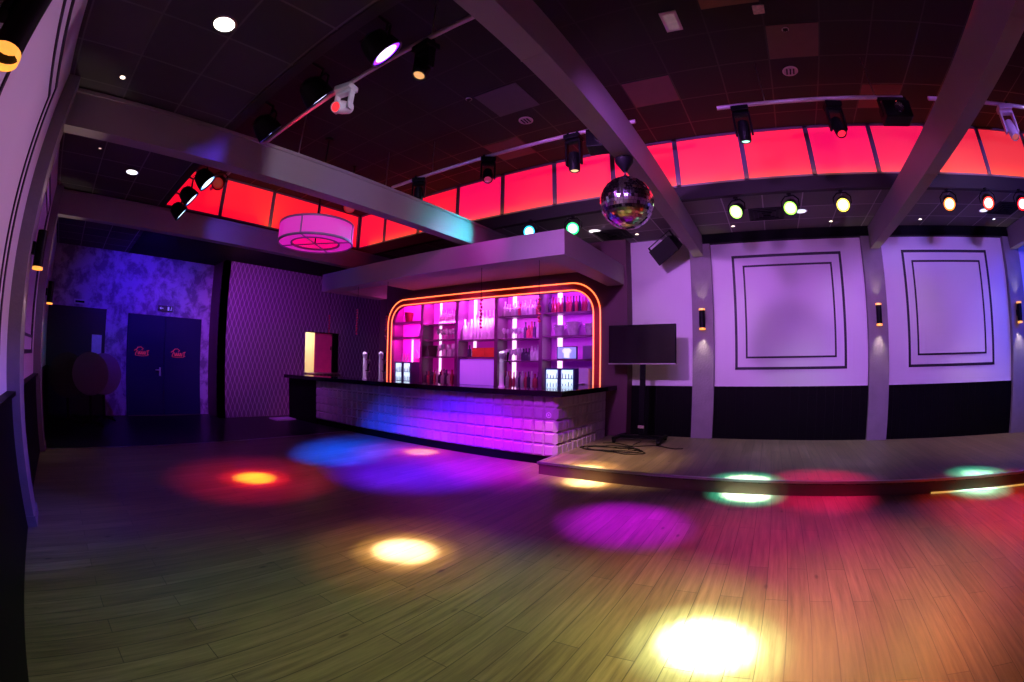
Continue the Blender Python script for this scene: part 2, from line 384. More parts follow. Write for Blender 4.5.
# ------------------------------------------------------------ backlit panels round the raised ceiling
ORD = ['first', 'second', 'third', 'fourth', 'fifth', 'sixth', 'seventh', 'eighth', 'ninth', 'tenth', 'eleventh', 'twelfth', 'thirteenth', 'fourteenth', 'fifteenth', 'sixteenth']
xs = [-7.87, -7.0, -6.0, -5.02, -4.04, -3.05, -2.06, -1.07, -0.08, 0.91, 1.90, 2.88, 3.86, 4.84, 5.82, 6.8]
def panel_col(k):
    f = k/13.0
    if k < 3: return (1.0, 0.002, 0.045)
    if k < 9: return (1.0, 0.0, 0.085+0.02*(k % 2))
    return [(0.95, 0.0, 0.12), (0.90, 0.004, 0.10), (0.84, 0.012, 0.06), (0.80, 0.02, 0.05), (0.78, 0.02, 0.05)][min(k-9, 4)]
def light_panel(loc, wd, rotz, col, label, grp):
    t = empty('light_panel', loc, (0, 0, rotz), label, 'backlit panel', grp)
    m = glow('panel_glow_%.2f_%.3f_%.3f' % col, col, 0.95, (0.6, 0.20, 0.03))
    MB().box(-wd/2+0.03, wd/2-0.03, 0.02, 0.04, 0.03, 0.74).build('diffuser', m, t)
    f = MB(); fm = pbr('violet_grey_frame', (0.16, 0.12, 0.20), 0.5, 0, 0.1, 3)
    f.box(-wd/2, -wd/2+0.035, 0, 0.05, 0, 0.775); f.box(wd/2-0.035, wd/2, 0, 0.05, 0, 0.775)
    f.box(-wd/2, wd/2, 0, 0.05, 0, 0.03); f.box(-wd/2, wd/2, 0, 0.05, 0.745, 0.775); f.build('frame', fm, t)
for k in range(len(xs)-1):
    light_panel(((xs[k]+xs[k+1])/2, YR, 3.885), xs[k+1]-xs[k], 0, panel_col(k),
                '%s backlit %s panel from the corner in the long ceiling row' % (ORD[k], 'red' if k < 3 or k > 10 else 'magenta red'), 'long row of backlit ceiling panels')
ys = [1.42, 2.60, 3.70, 4.82, 5.93]
for k in range(4):
    light_panel((XB, (ys[k]+ys[k+1])/2, 3.885), ys[k+1]-ys[k], PI/2, (1.0, 0.002, 0.03),
                '%s backlit red panel from the left in the short row above the doors' % ORD[k], 'short row of backlit ceiling panels')
area('sill_strip', (-1.0, YR-0.05, 3.90), (-1.0, YR+0.12, 4.3), (1.0, 0.35, 0.06), 8, 13.0, 0.02)
area('sill_strip', (XB+0.05, 3.7, 3.90), (XB-0.12, 3.7, 4.3), (1.0, 0.40, 0.06), 4.5, 0.02, 4.4)

# ------------------------------------------------------------ bar
bx0, bx1, bf, bt = -9.95, -2.80, 5.52, 7.45
bar = empty('bar_counter', (-6.6, 5.52, 0), label='long bar counter with square padded tiles under a glossy black top', cat='bar counter')
def L(o):  # world geometry into the bar's own frame
    o.matrix_parent_inverse = Matrix.Translation((6.6, -5.52, 0)); return o
def tile(mb, o, u, v, n, s, h, g=0.0, d=0.028, ins=0.028):
    o, u, v, n = map(Vector, (o, u, v, n))
    a = [o+u*g+v*g, o+u*(s-g)+v*g, o+u*(s-g)+v*(h-g), o+u*g+v*(h-g)]
    b = [o+u*(g+ins)+v*(g+ins)+n*d, o+u*(s-g-ins)+v*(g+ins)+n*d, o+u*(s-g-ins)+v*(h-g-ins)+n*d, o+u*(g+ins)+v*(h-g-ins)+n*d]
    mb.add([tuple(p) for p in a+b], [(4, 5, 6, 7), (0, 1, 5, 4), (1, 2, 6, 5), (2, 3, 7, 6), (3, 0, 4, 7)])
mb = MB(); s = 0.172
n = 34
for i in range(n):
    for j in range(5): tile(mb, (bx1-s*(i+1), bf, 0.13+s*j), (1, 0, 0), (0, 0, 1), (0, -1, 0), s, s)
mb.box(bx1-s*n, bx1, bf, bf+0.06, 0.13, 0.99)
L(mb.build('tiled_front', M_tile, bar))
mb = MB()
for i in range(11):
    for j in range(5): tile(mb, (bx1, bf+s*i, 0.13+s*j), (0, 1, 0), (0, 0, 1), (1, 0, 0), s, s)
mb.box(bx1-0.06, bx1, bf, bt, 0.13, 0.99)
L(mb.build('tiled_end', M_tile, bar))
L(MB().box(bx0, bx1-s*n, bf, bf+0.06, 0.0, 0.99).build('plain_panel', M_black, bar))
L(MB().box(bx1-s*n, bx1-0.02, bf+0.03, bf+0.08, 0.0, 0.13).box(bx1-0.08, bx1-0.03, bf+0.03, bt, 0.0, 0.13).build('kickboard', M_black, bar))
mb = MB().prism([(bx0, 5.36), (bx1+0.17, 5.36), (bx1+0.17, 7.58), (bx1-0.55, 7.58), (bx1-0.55, 6.0), (bx0, 6.0)], 0.985, 1.065, 'z')
L(mb.build('counter_top', M_counter, bar, bevel=0.008))
# round badge on the last tile
t = MB().lathe([(0.040, 0), (0.040, 0.006), (0.030, 0.006), (0.030, 0.0)], 20, (-2.89, bf-0.034, 0.72), (0, -1, 0), cap=False)
t.lathe([(0.014, 0), (0.014, 0.006), (0.0001, 0.006)], 12, (-2.89, bf-0.034, 0.72), (0, -1, 0), cap=False)
o = L(t.build('round_badge', pbr('white_badge', (0.85, 0.8, 0.85), 0.4), bar)); o['label'] = 'small white ring badge'

# canopy over the bar
mb = MB()
cx0, cx1, cy0, cz0, cz1 = -8.0, -2.50, 5.15, 2.85, 3.20
mb.box(cx0, cx1, cy0, cy0+0.34, cz0, cz1); mb.box(cx1-0.32, cx1, cy0+0.34, 7.60, cz0, cz1)
mb.box(cx0, cx0+0.30, cy0+0.34, 6.75, cz0, cz1); mb.box(cx0+0.30, cx1-0.32, cy0+0.34, 7.60, cz1-0.04, cz1)
cn = struct(mb, 'ceiling_canopy', M_canopy, 'mauve box canopy hanging over the bar')
# wall round the shelves (arched opening)
X0, X1, Z1, RR = -8.40, -3.12, 2.80, 0.42
def arch(x0, x1, z1, r, zb, n=10):
    pts = [(x0, zb), (x0, z1-r)]
    for k in range(1, n+1):
        a = PI-PI/2*k/n; pts.append((x0+r+r*math.cos(a), z1-r+r*math.sin(a)))
    for k in range(0, n+1):
        a = PI/2-PI/2*k/n; pts.append((x1-r+r*math.cos(a), z1-r+r*math.sin(a)))
    pts.append((x1, zb)); return pts
def arch_wall():
    inner = arch(X0, X1, Z1, RR, 0.0); vs = []; fs = []
    y0, y1 = 7.60, 7.68
    top = ZL
    outer = [(-8.9, 0.0), (-8.9, Z1-RR)]+[(-8.9 if i < 3 else x, top) for i, (x, z) in enumerate(inner[2:-2])]+[(-2.45, Z1-RR), (-2.45, 0.0)]
    outer = []
    for i, (x, z) in enumerate(inner):
        if i < 2: outer.append((-8.9, z))
        elif i < 8: outer.append((-8.9, z+(top-z)*(i-1)/7))
        elif i >= len(inner)-2: outer.append((-2.45, z))
        elif i >= len(inner)-8: outer.append((-2.45, z+(top-z)*(len(inner)-2-i)/7))
        else:
            f = (i-8)/(len(inner)-17.0); outer.append((-8.9+6.45*max(0, min(1, f)), top))
    n = len(inner)
    for y in (y0, y1):
        vs += [(x, y, z) for x, z in inner]+[(x, y, z) for x, z in outer]
    for i in range(n-1):
        fs.append((i, i+1, n+i+1, n+i)); fs.append((2*n+i, 2*n+i+1, 3*n+i+1, 3*n+i)); fs.append((i, i+1, 2*n+i+1, 2*n+i)); fs.append((n+i, n+i+1, 3*n+i+1, 3*n+i))
    m = MB().add(vs, fs)
    m.box(-8.9, -8.82, 7.68, 8.1, 0, ZL); m.box(-2.62, -2.45, 7.68, 8.05, 0, ZL)
    struct(m, 'wall_bar', M_maroon, 'dark maroon wall with an arched opening round the bar shelves')
arch_wall()

def neon(name, inset, mat, label):
    pts2 = arch(X0-inset, X1+inset, Z1+inset, RR+inset, 0.98, 14)
    return tag(MB().tube([(x, 7.585, z) for x, z in pts2], 0.013, 8).build(name, mat, smooth=True), label, 'neon light')
M_neon = glow('orange_red_neon', (1.0, 0.16, 0.045), 2.6, (0.9, 0.4, 0.3))
neon('neon_tube', 0.02, M_neon, 'inner of the two orange red neon tubes arching round the bar shelves')
neon('neon_tube', 0.155, M_neon, 'outer of the two orange red neon tubes arching round the bar shelves')
m = MB()
ia, oa = arch(X0-0.035, X1+0.035, Z1+0.035, RR+0.035, 0.98, 14), arch(X0-0.14, X1+0.14, Z1+0.14, RR+0.14, 0.98, 14)
vs = [(x, y, z) for y in (7.588, 7.60) for P_ in (ia, oa) for x, z in P_]; q = len(ia); fs = []
for i in range(q-1): fs += [(i, i+1, q+i+1, q+i), (2*q+i, 2*q+i+1, 3*q+i+1, 3*q+i), (i, i+1, 2*q+i+1, 2*q+i), (q+i, q+i+1, 3*q+i+1, 3*q+i)]
m.add(vs, fs); o = struct(m, 'trim_4', pbr('red_band', (0.50, 0.03, 0.04), 0.4), 'red band between the two neon tubes')

# back bar shelving
cab = empty('back_bar_shelving', (-5.76, 7.95, 0), label='five bay lit bar shelving filled with bottles inside the neon arch', cat='shelving')
def LC(o): o.matrix_parent_inverse = Matrix.Translation((5.76, -7.95, 0)); return o

LC(MB().box(-8.8, -2.64, 7.68, 8.0, 2.93, 2.96).build('top_panel', M_shelf, cab))
DIV = [-7.40, -6.33, -5.27, -4.22]
BAY = [(-8.42, -7.44), (-7.36, -6.37), (-6.29, -5.31), (-5.23, -4.26), (-4.18, -3.10)]
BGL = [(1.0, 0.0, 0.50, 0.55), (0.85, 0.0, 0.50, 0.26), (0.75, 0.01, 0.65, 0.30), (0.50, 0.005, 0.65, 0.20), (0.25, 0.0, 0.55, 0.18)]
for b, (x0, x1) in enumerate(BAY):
    LC(MB().box(x0-0.06, x1+0.06, 8.0, 8.04, 0, 2.95).build('back_panel', glow('bay_glow_%d' % b, BGL[b][:3], BGL[b][3], (0.45, 0.15, 0.40)), cab))  # emission put into the panels to carry the magenta light of the bays
for d in DIV: LC(MB().box(d-0.04, d+0.04, 7.62, 8.0, 0, 2.93).build('divider', M_shelf, cab))
for a, z in [(-8.45, 0), (-3.07, 0)]: LC(MB().box(a-0.03, a+0.03, 7.68, 8.0, 0, 2.93).build('side_panel', M_shelf, cab))
SH = [(0, 2.42), (0, 2.05), (1, 2.33), (1, 1.97), (1, 1.58), (2, 1.95), (2, 1.57), (3, 2.41), (3, 1.95), (3, 1.50), (4, 2.43), (4, 1.98), (4, 1.53)]
for b, z in SH: LC(MB().box(BAY[b][0], BAY[b][1], 7.66, 7.99, z-0.03, z).build('shelf', M_shelf, cab))
LC(MB().box(-8.42, -3.10, 7.40, 8.0, 0.93, 0.97).box(-8.42, -3.10, 7.45, 8.0, 0, 0.93).build('back_counter', M_counter, cab))
M_led = glow('pink_white_led', (1.0, 0.55, 1.0), 2.0, (0.9, 0.9, 0.9))
for b, off, wd, zt in [(0, 0.36, 0.045, 2.0), (1, 0.24, 0.06, 2.9), (2, 0.20, 0.07, 2.9), (3, 0.18, 0.09, 2.9), (4, 0.20, 0.10, 2.9)]:
    x = BAY[b][0]+off; LC(MB().box(x-wd/2, x+wd/2, 7.985, 7.999, 1.0 if b != 2 else 1.60, zt).build('light_strip', M_led, cab))
MAG = [(1.0, 0.02, 0.62), (0.95, 0.05, 0.70), (0.85, 0.12, 0.95), (0.75, 0.10, 0.95), (0.50, 0.04, 0.90)]
PW = [28, 26, 34, 18, 11]
for b, (x0, x1) in enumerate(BAY):
    xm = (x0+x1)/2
    area('shelf_light', (xm, 7.72, 2.90), (xm, 7.90, 1.9), MAG[b], PW[b], 0.9, 0.05)
    area('shelf_light', (xm, 7.70, 1.95 if b != 0 else 2.0), (xm, 7.88, 1.2), MAG[b], PW[b]*0.7, 0.9, 0.03)
    area('shelf_light', (xm, 7.70, 2.38), (xm, 7.88, 1.9), MAG[b], PW[b]*0.45, 0.9, 0.03)

# bottles and glasses
def bottle_mesh(kind, mat):
    P = {'tall': [(0.001, 0), (0.038, 0.002), (0.04, 0.02), (0.04, 0.19), (0.030, 0.215), (0.015, 0.24), (0.014, 0.30), (0.017, 0.302), (0.017, 0.325), (0.001, 0.326)],
         'squat': [(0.001, 0), (0.048, 0.002), (0.050, 0.02), (0.050, 0.14), (0.040, 0.17), (0.016, 0.19), (0.015, 0.24), (0.019, 0.242), (0.019, 0.265), (0.001, 0.266)],
         'slim': [(0.001, 0), (0.031, 0.002), (0.033, 0.02), (0.030, 0.16), (0.013, 0.23), (0.012, 0.30), (0.015, 0.302), (0.015, 0.32), (0.001, 0.321)],
         'wine_glass': [(0.001, 0), (0.034, 0.002), (0.033, 0.006), (0.004, 0.012), (0.004, 0.085), (0.020, 0.10), (0.036, 0.13), (0.036, 0.155), (0.031, 0.195), (0.029, 0.195), (0.034, 0.155), (0.033, 0.132), (0.001, 0.105)],
         'tumbler': [(0.001, 0), (0.030, 0.001), (0.036, 0.11), (0.034, 0.11), (0.028, 0.008), (0.001, 0.008)]}[kind]
    return MB().lathe(P, 10, cap=False).build('x', mat, smooth=True)
PROTO = {}
def item(name, kind, mat, loc, label, cat, grp, sc_=1.0, flip=False):
    key = (kind, mat.name)
    if key not in PROTO: PROTO[key] = bottle_mesh(kind, mat); o = PROTO[key]; o.name = name
    else: o = PROTO[key].copy(); C.objects.link(o); o.name = name
    o.location = loc; o.scale = (sc_, sc_, sc_); o.rotation_euler = (PI if flip else 0, 0, random.random()*6)
    tag(o, label, cat, grp); return o
def row(b, z, n, kinds, mats, name, label, cat, grp, y=7.78, x0=None, x1=None, sc_=(0.9, 1.05), rows=1, flip=False):
    a, c = BAY[b]; a = x0 if x0 is not None else a+0.06; c = x1 if x1 is not None else c-0.06
    for r in range(rows):
        for i in range(n):
            s_ = random.uniform(*sc_); x = a+(c-a)*(i+0.5*(1+0.6*(r % 2)-0.3))/n
            item(name, random.choice(kinds), random.choice(mats), (x, y+0.10*r+random.uniform(-0.01, 0.01), z), label, cat, grp, s_, flip)
row(4, 2.43, 15, ['tall', 'slim'], [M_glassr, M_glassr, M_frost, M_glassd], 'bottle', 'spirit bottle in the top row of the right hand shelf bay, glowing pink and red', 'bottle', 'bottles on the top shelf of the right hand bay', rows=1)
row(3, 2.41, 14, ['tall', 'squat'], [M_frost, M_glass, M_glassr], 'bottle', 'clear spirit bottle in the top row of the second bay from the right', 'bottle', 'bottles on the top shelf of the second bay from the right')
row(1, 2.33, 9, ['slim', 'tall'], [M_frost, M_frost], 'bottle', 'pink lit bottle in the top row of the second bay from the left', 'bottle', 'bottles on the top shelf of the second bay from the left', x0=-6.98)
row(2, 1.95, 9, ['tall', 'slim'], [M_frost], 'bottle', 'white frosted bottle in the crowded display of the middle bay', 'bottle', 'bottles displayed in the middle bay', sc_=(1.1, 1.5), y=7.76)
for i in range(7):
    item('bottle', 'tall', M_frost, (-6.0+0.095*i, 7.90, 2.15 if i not in (0, 6) else 2.08), 'white frosted bottle raised at the back of the middle bay display', 'bottle', 'raised bottles at the back of the middle bay', 1.35)
row(3, 0.97, 12, ['tall', 'squat', 'slim'], [M_glassd, M_frost, M_glassr, M_frost], 'bottle', 'mixed spirit bottle on the back counter in the second bay from the right', 'bottle', 'bottles on the back counter right of the middle bay', rows=2, y=7.68)
row(1, 0.97, 10, ['tall', 'squat'], [M_glassd, M_glassr, M_frost], 'bottle', 'mixed spirit bottle on the back counter in the second bay from the left', 'bottle', 'bottles on the back counter left of the middle bay', rows=2, y=7.68)
row(3, 1.50, 6, ['squat', 'tall'], [M_glassd, M_glassr, M_glass], 'bottle', 'dark bottle on the third shelf of the second bay from the right', 'bottle', 'bottles on the third shelf of the second bay from the right', x0=-4.72)
row(3, 1.95, 5, ['tall', 'squat'], [M_glassd, M_glass, M_glassr], 'bottle', 'dark bottle on the second shelf of the second bay from the right', 'bottle', 'bottles on the second shelf of the second bay from the right', x0=-4.68)
row(3, 1.95, 5, ['wine_glass'], [M_glass], 'wine_glass', 'stemmed glass on the second shelf of the second bay from the right', 'glass', 'glasses on the second shelf of the second bay from the right', x1=-4.72, rows=2, y=7.74, sc_=(1, 1.1))
row(3, 1.50, 5, ['wine_glass'], [M_glass], 'wine_glass', 'stemmed glass on the third shelf of the second bay from the right', 'glass', 'glasses on the third shelf of the second bay from the right', x1=-4.72, rows=2, y=7.74, sc_=(1.1, 1.3))
row(1, 1.97, 6, ['wine_glass'], [M_glass], 'wine_glass', 'stemmed glass on the second shelf of the second bay from the left', 'glass', 'glasses on the second shelf of the second bay from the left', x0=-7.0, rows=2, y=7.74, sc_=(1.1, 1.3))
row(1, 1.58, 6, ['tumbler', 'wine_glass'], [M_glass], 'glass', 'drinking glass on the third shelf of the second bay from the left', 'glass', 'glasses on the third shelf of the second bay from the left', x0=-6.95, rows=2, y=7.74, sc_=(1.3, 1.5))
row(2, 1.57, 1, ['squat'], [M_glassd], 'bottle', 'small dark bottle left of the orange boxes in the middle bay', 'bottle', None, x0=-6.12, x1=-6.0)
for x in (-8.02, -7.93, -7.84):
    item('bottle', 'slim', M_frost, (x, 7.62, 1.445), 'small white bottle standing on the left hand glass door cooler', 'bottle', 'white bottles on the left cooler', 0.62)

# orange boxes, buckets, baskets
m = MB().box(-0.17, 0.17, -0.07, 0.07, 0, 0.20)
t = m.build('gift_box', pbr('orange_red_box', (0.75, 0.10, 0.03), 0.45, 0, 0.1, 5), bevel=0.006); t.location = (-5.80, 7.80, 1.57); tag(t, 'left of the two orange red boxes on the middle bay shelf', 'box', 'orange boxes in the middle bay')
t2 = t.copy(); C.objects.link(t2); t2.location = (-5.47, 7.80, 1.57); t2.scale = (0.9, 1, 1); t2['label'] = 'right of the two orange red boxes on the middle bay shelf'
def bucket(x, z, s_, mat, label, name='ice_bucket', hm=M_chrome):
    r = empty(name, (x, 7.80, z), label=label, cat='bucket')
    MB().lathe([(0.065*s_, 0), (0.075*s_, 0.02*s_), (0.105*s_, 0.20*s_), (0.112*s_, 0.20*s_), (0.112*s_, 0.21*s_), (0.100*s_, 0.21*s_), (0.07*s_, 0.02*s_), (0.001, 0.02*s_)], 16, cap=False).build('bucket_body', mat, r, smooth=True)
    for sg in (-1, 1): MB().tube([(sg*0.105*s_, 0, 0.19*s_), (sg*0.135*s_, 0, 0.21*s_), (sg*0.135*s_, 0, 0.15*s_), (sg*0.10*s_, 0, 0.14*s_)], 0.005, 6).build('handle', hm, r)
M_buck = pbr('printed_lilac_bucket', (0.55, 0.40, 0.60), 0.35, 0.3, 0.45, 14)
bucket(-3.90, 1.98, 1.0, M_buck, 'left of the three printed ice buckets in the right hand bay')
bucket(-3.60, 1.98, 1.25, M_buck, 'middle of the three printed ice buckets in the right hand bay')
bucket(-3.25, 1.98, 1.05, M_buck, 'right of the three printed ice buckets in the right hand bay')
bucket(-8.02, 2.42, 1.15, pbr('dark_red_bucket', (0.35, 0.02, 0.06), 0.4), 'dark red bucket on the top shelf of the left hand bay')
bucket(-7.18, 1.58, 1.2, pbr('dark_basket', (0.05, 0.02, 0.03), 0.6, 0, 0.3, 20), 'dark basket on the third shelf of the second bay from the left', 'basket', M_blackm)
item('vase', 'squat', pbr('violet_vase', (0.35, 0.15, 0.55), 0.3), (-7.62, 7.8, 2.05), 'rounded violet vase on the second shelf of the left hand bay', 'vase', None, 0.95)

# figure picture in the left bay: plain pale figure with raised arms
p = empty('poster', (-7.72, 7.95, 1.45), label='grey poster with a white figure in the left hand bay', cat='poster')
MB().box(-0.24, 0.22, 0.0, 0.015, 0.08, 0.55).build('backing', pbr('grey_print', (0.30, 0.33, 0.33), 0.6, 0, 0.25, 12), p)
m = MB().lathe([(0.001, 0), (0.075, 0.0), (0.075, 0.008), (0.001, 0.008)], 16, (0.0, 0.0, 0.30), (0, -1, 0), cap=False)
m.prism([(-0.09, 0.10), (0.09, 0.10), (0.07, 0.26), (-0.07, 0.26)], -0.007, 0, 'y')
m.prism([(-0.17, 0.30), (-0.13, 0.30), (-0.07, 0.22), (-0.10, 0.19)], -0.007, 0, 'y'); m.prism([(0.17, 0.30), (0.13, 0.30), (0.07, 0.22), (0.10, 0.19)], -0.007, 0, 'y')
for sx in (-0.045, 0.045): m.prism([(sx-0.022, 0.36), (sx+0.022, 0.36), (sx+0.018, 0.50), (sx-0.018, 0.50)], -0.007, 0, 'y')
m.build('figure', pbr('white_print', (0.85, 0.88, 0.85), 0.6), p)

# glass-door coolers
def cooler(x0, x1, z0, z1, label, tint, seed):
    r = empty('cooler', ((x0+x1)/2, 7.55, z0), label=label, cat='fridge'); wd = x1-x0; h = z1-z0; rnd = random.Random(seed)
    MB().box(-wd/2, wd/2, 0.0, 0.3, 0, h).build('body', pbr('cooler_body', (0.05, 0.07, 0.16), 0.4), r)
    for k in (0, 1):
        a = -wd/2+wd/2*k+0.012; c = a+wd/2-0.024
        d = MB(); d.box(a, c, -0.02, 0, 0, 0.03); d.box(a, c, -0.02, 0, h-0.03, h); d.box(a, a+0.028, -0.02, 0, 0, h); d.box(c-0.028, c, -0.02, 0, 0, h)
        dr = d.build('door', pbr('cooler_door_frame', (0.08, 0.12, 0.30), 0.3), r)
        MB().box(a+0.028, c-0.028, -0.006, -0.001, 0.03, h-0.03).build('lit_interior', glow('cooler_light', tint, 1.25), dr)
        sh = MB(); sh.box(a+0.028, c-0.028, -0.018, -0.008, h*0.5-0.006, h*0.5+0.006)
        for j in range(2):
            for i in range(4):
                xx = a+0.055+(c-a-0.11)*i/3; zz = 0.035 if j == 0 else h*0.5+0.006
                sh.cyl((xx, -0.013, zz), (xx, -0.013, zz+h*rnd.uniform(0.15, 0.27)), 0.011, 0.008, 6)
        sh.build('cooler_contents', pbr('bottled_drinks', (0.25, 0.30, 0.45), 0.4, 0, 0.6, 25), dr)
        MB().cyl((c-0.014 if k == 0 else a+0.014, -0.03, h*0.35), (c-0.014 if k == 0 else a+0.014, -0.03, h*0.65), 0.004, None, 6).build('handle', M_chrome, dr)
cooler(-4.08, -3.44, 0.97, 1.36, 'glass door cooler with two bright doors at the right of the back counter', (0.60, 0.85, 1.0), 3)
cooler(-8.22, -7.64, 0.97, 1.44, 'glass door cooler with two pale green doors at the left of the back counter', (0.55, 1.0, 0.85), 4)
tag(MB().box(-3.38, -3.18, 7.56, 7.78, 0.97, 1.36).build('storage_box', pbr('violet_white_box', (0.65, 0.5, 0.75), 0.4), bevel=0.01), 'pale violet box right of the bright cooler', 'box')
tag(MB().lathe([(0.03, 0), (0.035, 0.01), (0.012, 0.02), (0.012, 0.06), (0.06, 0.12), (0.055, 0.12), (0.01, 0.07)], 14, (-3.3, 7.5, 0.97), cap=False).build('cocktail_glass', M_frost, smooth=True), 'small flared glass in front of the pale violet box', 'glass')
# till screen with a white shirt picture
r = empty('till_screen', (-3.69, 7.70, 1.53), label='small bright blue screen showing a white shirt', cat='screen')
MB().box(-0.21, 0.21, 0.0, 0.03, 0, 0.24).build('casing', M_blackm, r); 
MB().box(-0.195, 0.195, -0.004, 0, 0.014, 0.228).build('display', glow('blue_display', (0.03, 0.25, 0.75), 0.75), r)
m = MB().prism([(-0.055, 0.03), (0.055, 0.03), (0.055, 0.13), (0.075, 0.12), (0.10, 0.165), (0.04, 0.21), (0.02, 0.20), (-0.02, 0.20), (-0.04, 0.21), (-0.10, 0.165), (-0.075, 0.12), (-0.055, 0.13)], -0.008, -0.004, 'y')
m.build('shirt_picture', glow('white_display', (0.85, 1.0, 1.0), 0.85), r)
MB().box(-0.08, 0.08, 0.03, 0.10, 0, 0.012).box(-0.02, 0.02, 0.03, 0.06, 0, 0.1).build('stand', M_blackm, r)
tag(MB().box(-3.32, -3.12, 7.60, 7.80, 1.53, 1.78).box(-3.24, -3.15, 7.585, 7.60, 1.56, 1.76).build('speaker_box', pbr('dark_violet_box', (0.20, 0.08, 0.28), 0.4), bevel=0.004), 'small dark violet unit on the shelf right of the blue screen', 'device')
# lit corrugated panel in the middle bay
m = MB().box(-6.29, -5.31, 7.735, 7.75, 0.975, 1.52); x = -6.27
while x < -5.33: m.lathe([(0.0155, 0), (0.0155, 0.53)], 8, (x, 7.72, 0.985)); x += 0.034
tag(m.build('fluted_light_panel', glow('violet_fluted_glow', (0.34, 0.07, 0.9), 0.42, (0.8, 0.6, 0.9)), smooth=True), 'fluted violet glowing panel below the orange boxes', 'light panel')

# beer taps on the counter
def tap(x, y, label, n=2):
    r = empty('beer_tap', (x, y, 1.065), label=label, cat='beer tap')
    MB().lathe([(0.055, 0), (0.055, 0.015), (0.04, 0.02), (0.04, 0.46), (0.048, 0.47), (0.052, 0.52), (0.03, 0.555), (0.001, 0.56)], 16, cap=False).build('tower', pbr('lit_white_tower', (0.85, 0.80, 0.92), 0.25, 0.0), r, smooth=True)
    for k in range(n):
        z = 0.40-0.22*k
        MB().tube([(0.035, 0, z), (0.12, 0.02, z), (0.145, 0.02, z-0.04)], 0.012, 8).build('spout', M_chrome, r)
        MB().cyl((0.09, 0.015, z+0.01), (0.105, 0.015, z+0.14), 0.012, 0.018).build('lever', M_blackm, r)
    MB().lathe([(0.012, 0), (0.030, 0.004), (0.034, 0.01)], 12, (0, -0.02, 0.53), (0, -0.7, 0.7)).build('tap_light', glow('tap_white', (1, 0.85, 1), 1.6), r)
tap(-7.24, 5.80, 'left of the two pale beer towers at the left end of the bar')
tap(-6.73, 5.80, 'right of the two pale beer towers at the left end of the bar')
tap(-3.89, 5.80, 'single tall pale beer tower on the right half of the bar', 1)

for x in (-7.0, -3.9): spot('canopy_fill', (x, 5.45, 2.84), (x, 5.85, 1.2), (0.75, 0.50, 1.0), 160, 40, 0.8, 0.03)  # unseen spots added under the canopy to brighten the beer towers
for x, c in ((-7.4, (1.0, 0.08, 0.6)), (-5.8, (0.95, 0.12, 0.85)), (-4.1, (0.7, 0.10, 0.95))): spot('canopy_fill', (x, 5.9, 3.12), (x, 7.9, 1.9), c, 170, 62, 1.0, 0.05)  # further added spots, lifting the bottles and shelf fronts
# pendants hanging from the canopy
def pendant(x, zt, zb, label):
    r = empty('hanging_pendant', (x, 5.30, zb), label=label, cat='hanging decoration')
    MB().cyl((0, 0, zt-zb), (0, 0, cz0-zb), 0.004, None, 6).build('cord', M_blackm, r)
    m = MB(); k = 0; z = 0.0
    while z < zt-zb:
        m.lathe([(0.004, 0), (0.022, 0.018), (0.022, 0.030), (0.004, 0.048)], 8, (0.006*(-1)**k, 0, z)); z += 0.05; k += 1
    m.build('beads', pbr('red_glass_beads', (0.65, 0.06, 0.14), 0.25), r)
pendant(-7.86, 2.33, 1.97, 'red beaded pendant left of all, hanging over the serving hatch')
pendant(-6.90, 2.40, 1.92, 'red beaded pendant hanging above the two beer towers')
pendant(-6.03, 2.24, 1.80, 'red beaded pendant in front of the left leg of the neon arch')
pendant(-3.94, 2.36, 1.93, 'beaded pendant in front of the middle shelf bay')
pendant(-2.96, 2.30, 1.98, 'beaded pendant in front of the right hand shelf divider')

# ------------------------------------------------------------ television on its stand
tv = empty('television_on_stand', (-2.05, 7.15, ST), label='dark flat television on a tall black trolley stand on the stage', cat='television')
MB().box(-0.58, 0.58, -0.03, 0.02, 1.27, 1.92).build('screen_housing', M_blackm, tv, bevel=0.006)
MB().box(-0.56, 0.56, -0.034, -0.03, 1.30, 1.90).build('screen', pbr('switched_off_screen', (0.012, 0.008, 0.010), 0.12, 0, 0.05, 2), tv)
o = MB().box(-0.58, 0.58, -0.036, -0.03, 1.27, 1.288).build('bottom_bezel', M_alu, tv); o['label'] = 'pale bottom bezel'
MB().box(-0.045, 0.045, 0.02, 0.07, 0.08, 1.75).build('pole', M_blackm, tv, bevel=0.005)
MB().box(-0.055, 0.055, 0.005, 0.08, 0.22, 0.27).build('pole_collar', M_chrome, tv)
MB().box(-0.40, -0.34, -0.3, 0.3, 0.05, 0.09).box(0.34, 0.40, -0.3, 0.3, 0.05, 0.09).box(-0.40, 0.40, -0.03, 0.05, 0.05, 0.10).build('base_frame', M_blackm, tv)
for sx in (-0.37, 0.37):
    for sy in (-0.27, 0.27): MB().cyl((sx-0.02, sy, 0.035), (sx+0.02, sy, 0.035), 0.035, None, 14).box(sx-0.025, sx+0.025, sy-0.02, sy+0.02, 0.03, 0.08).build('caster', M_blackm, tv)
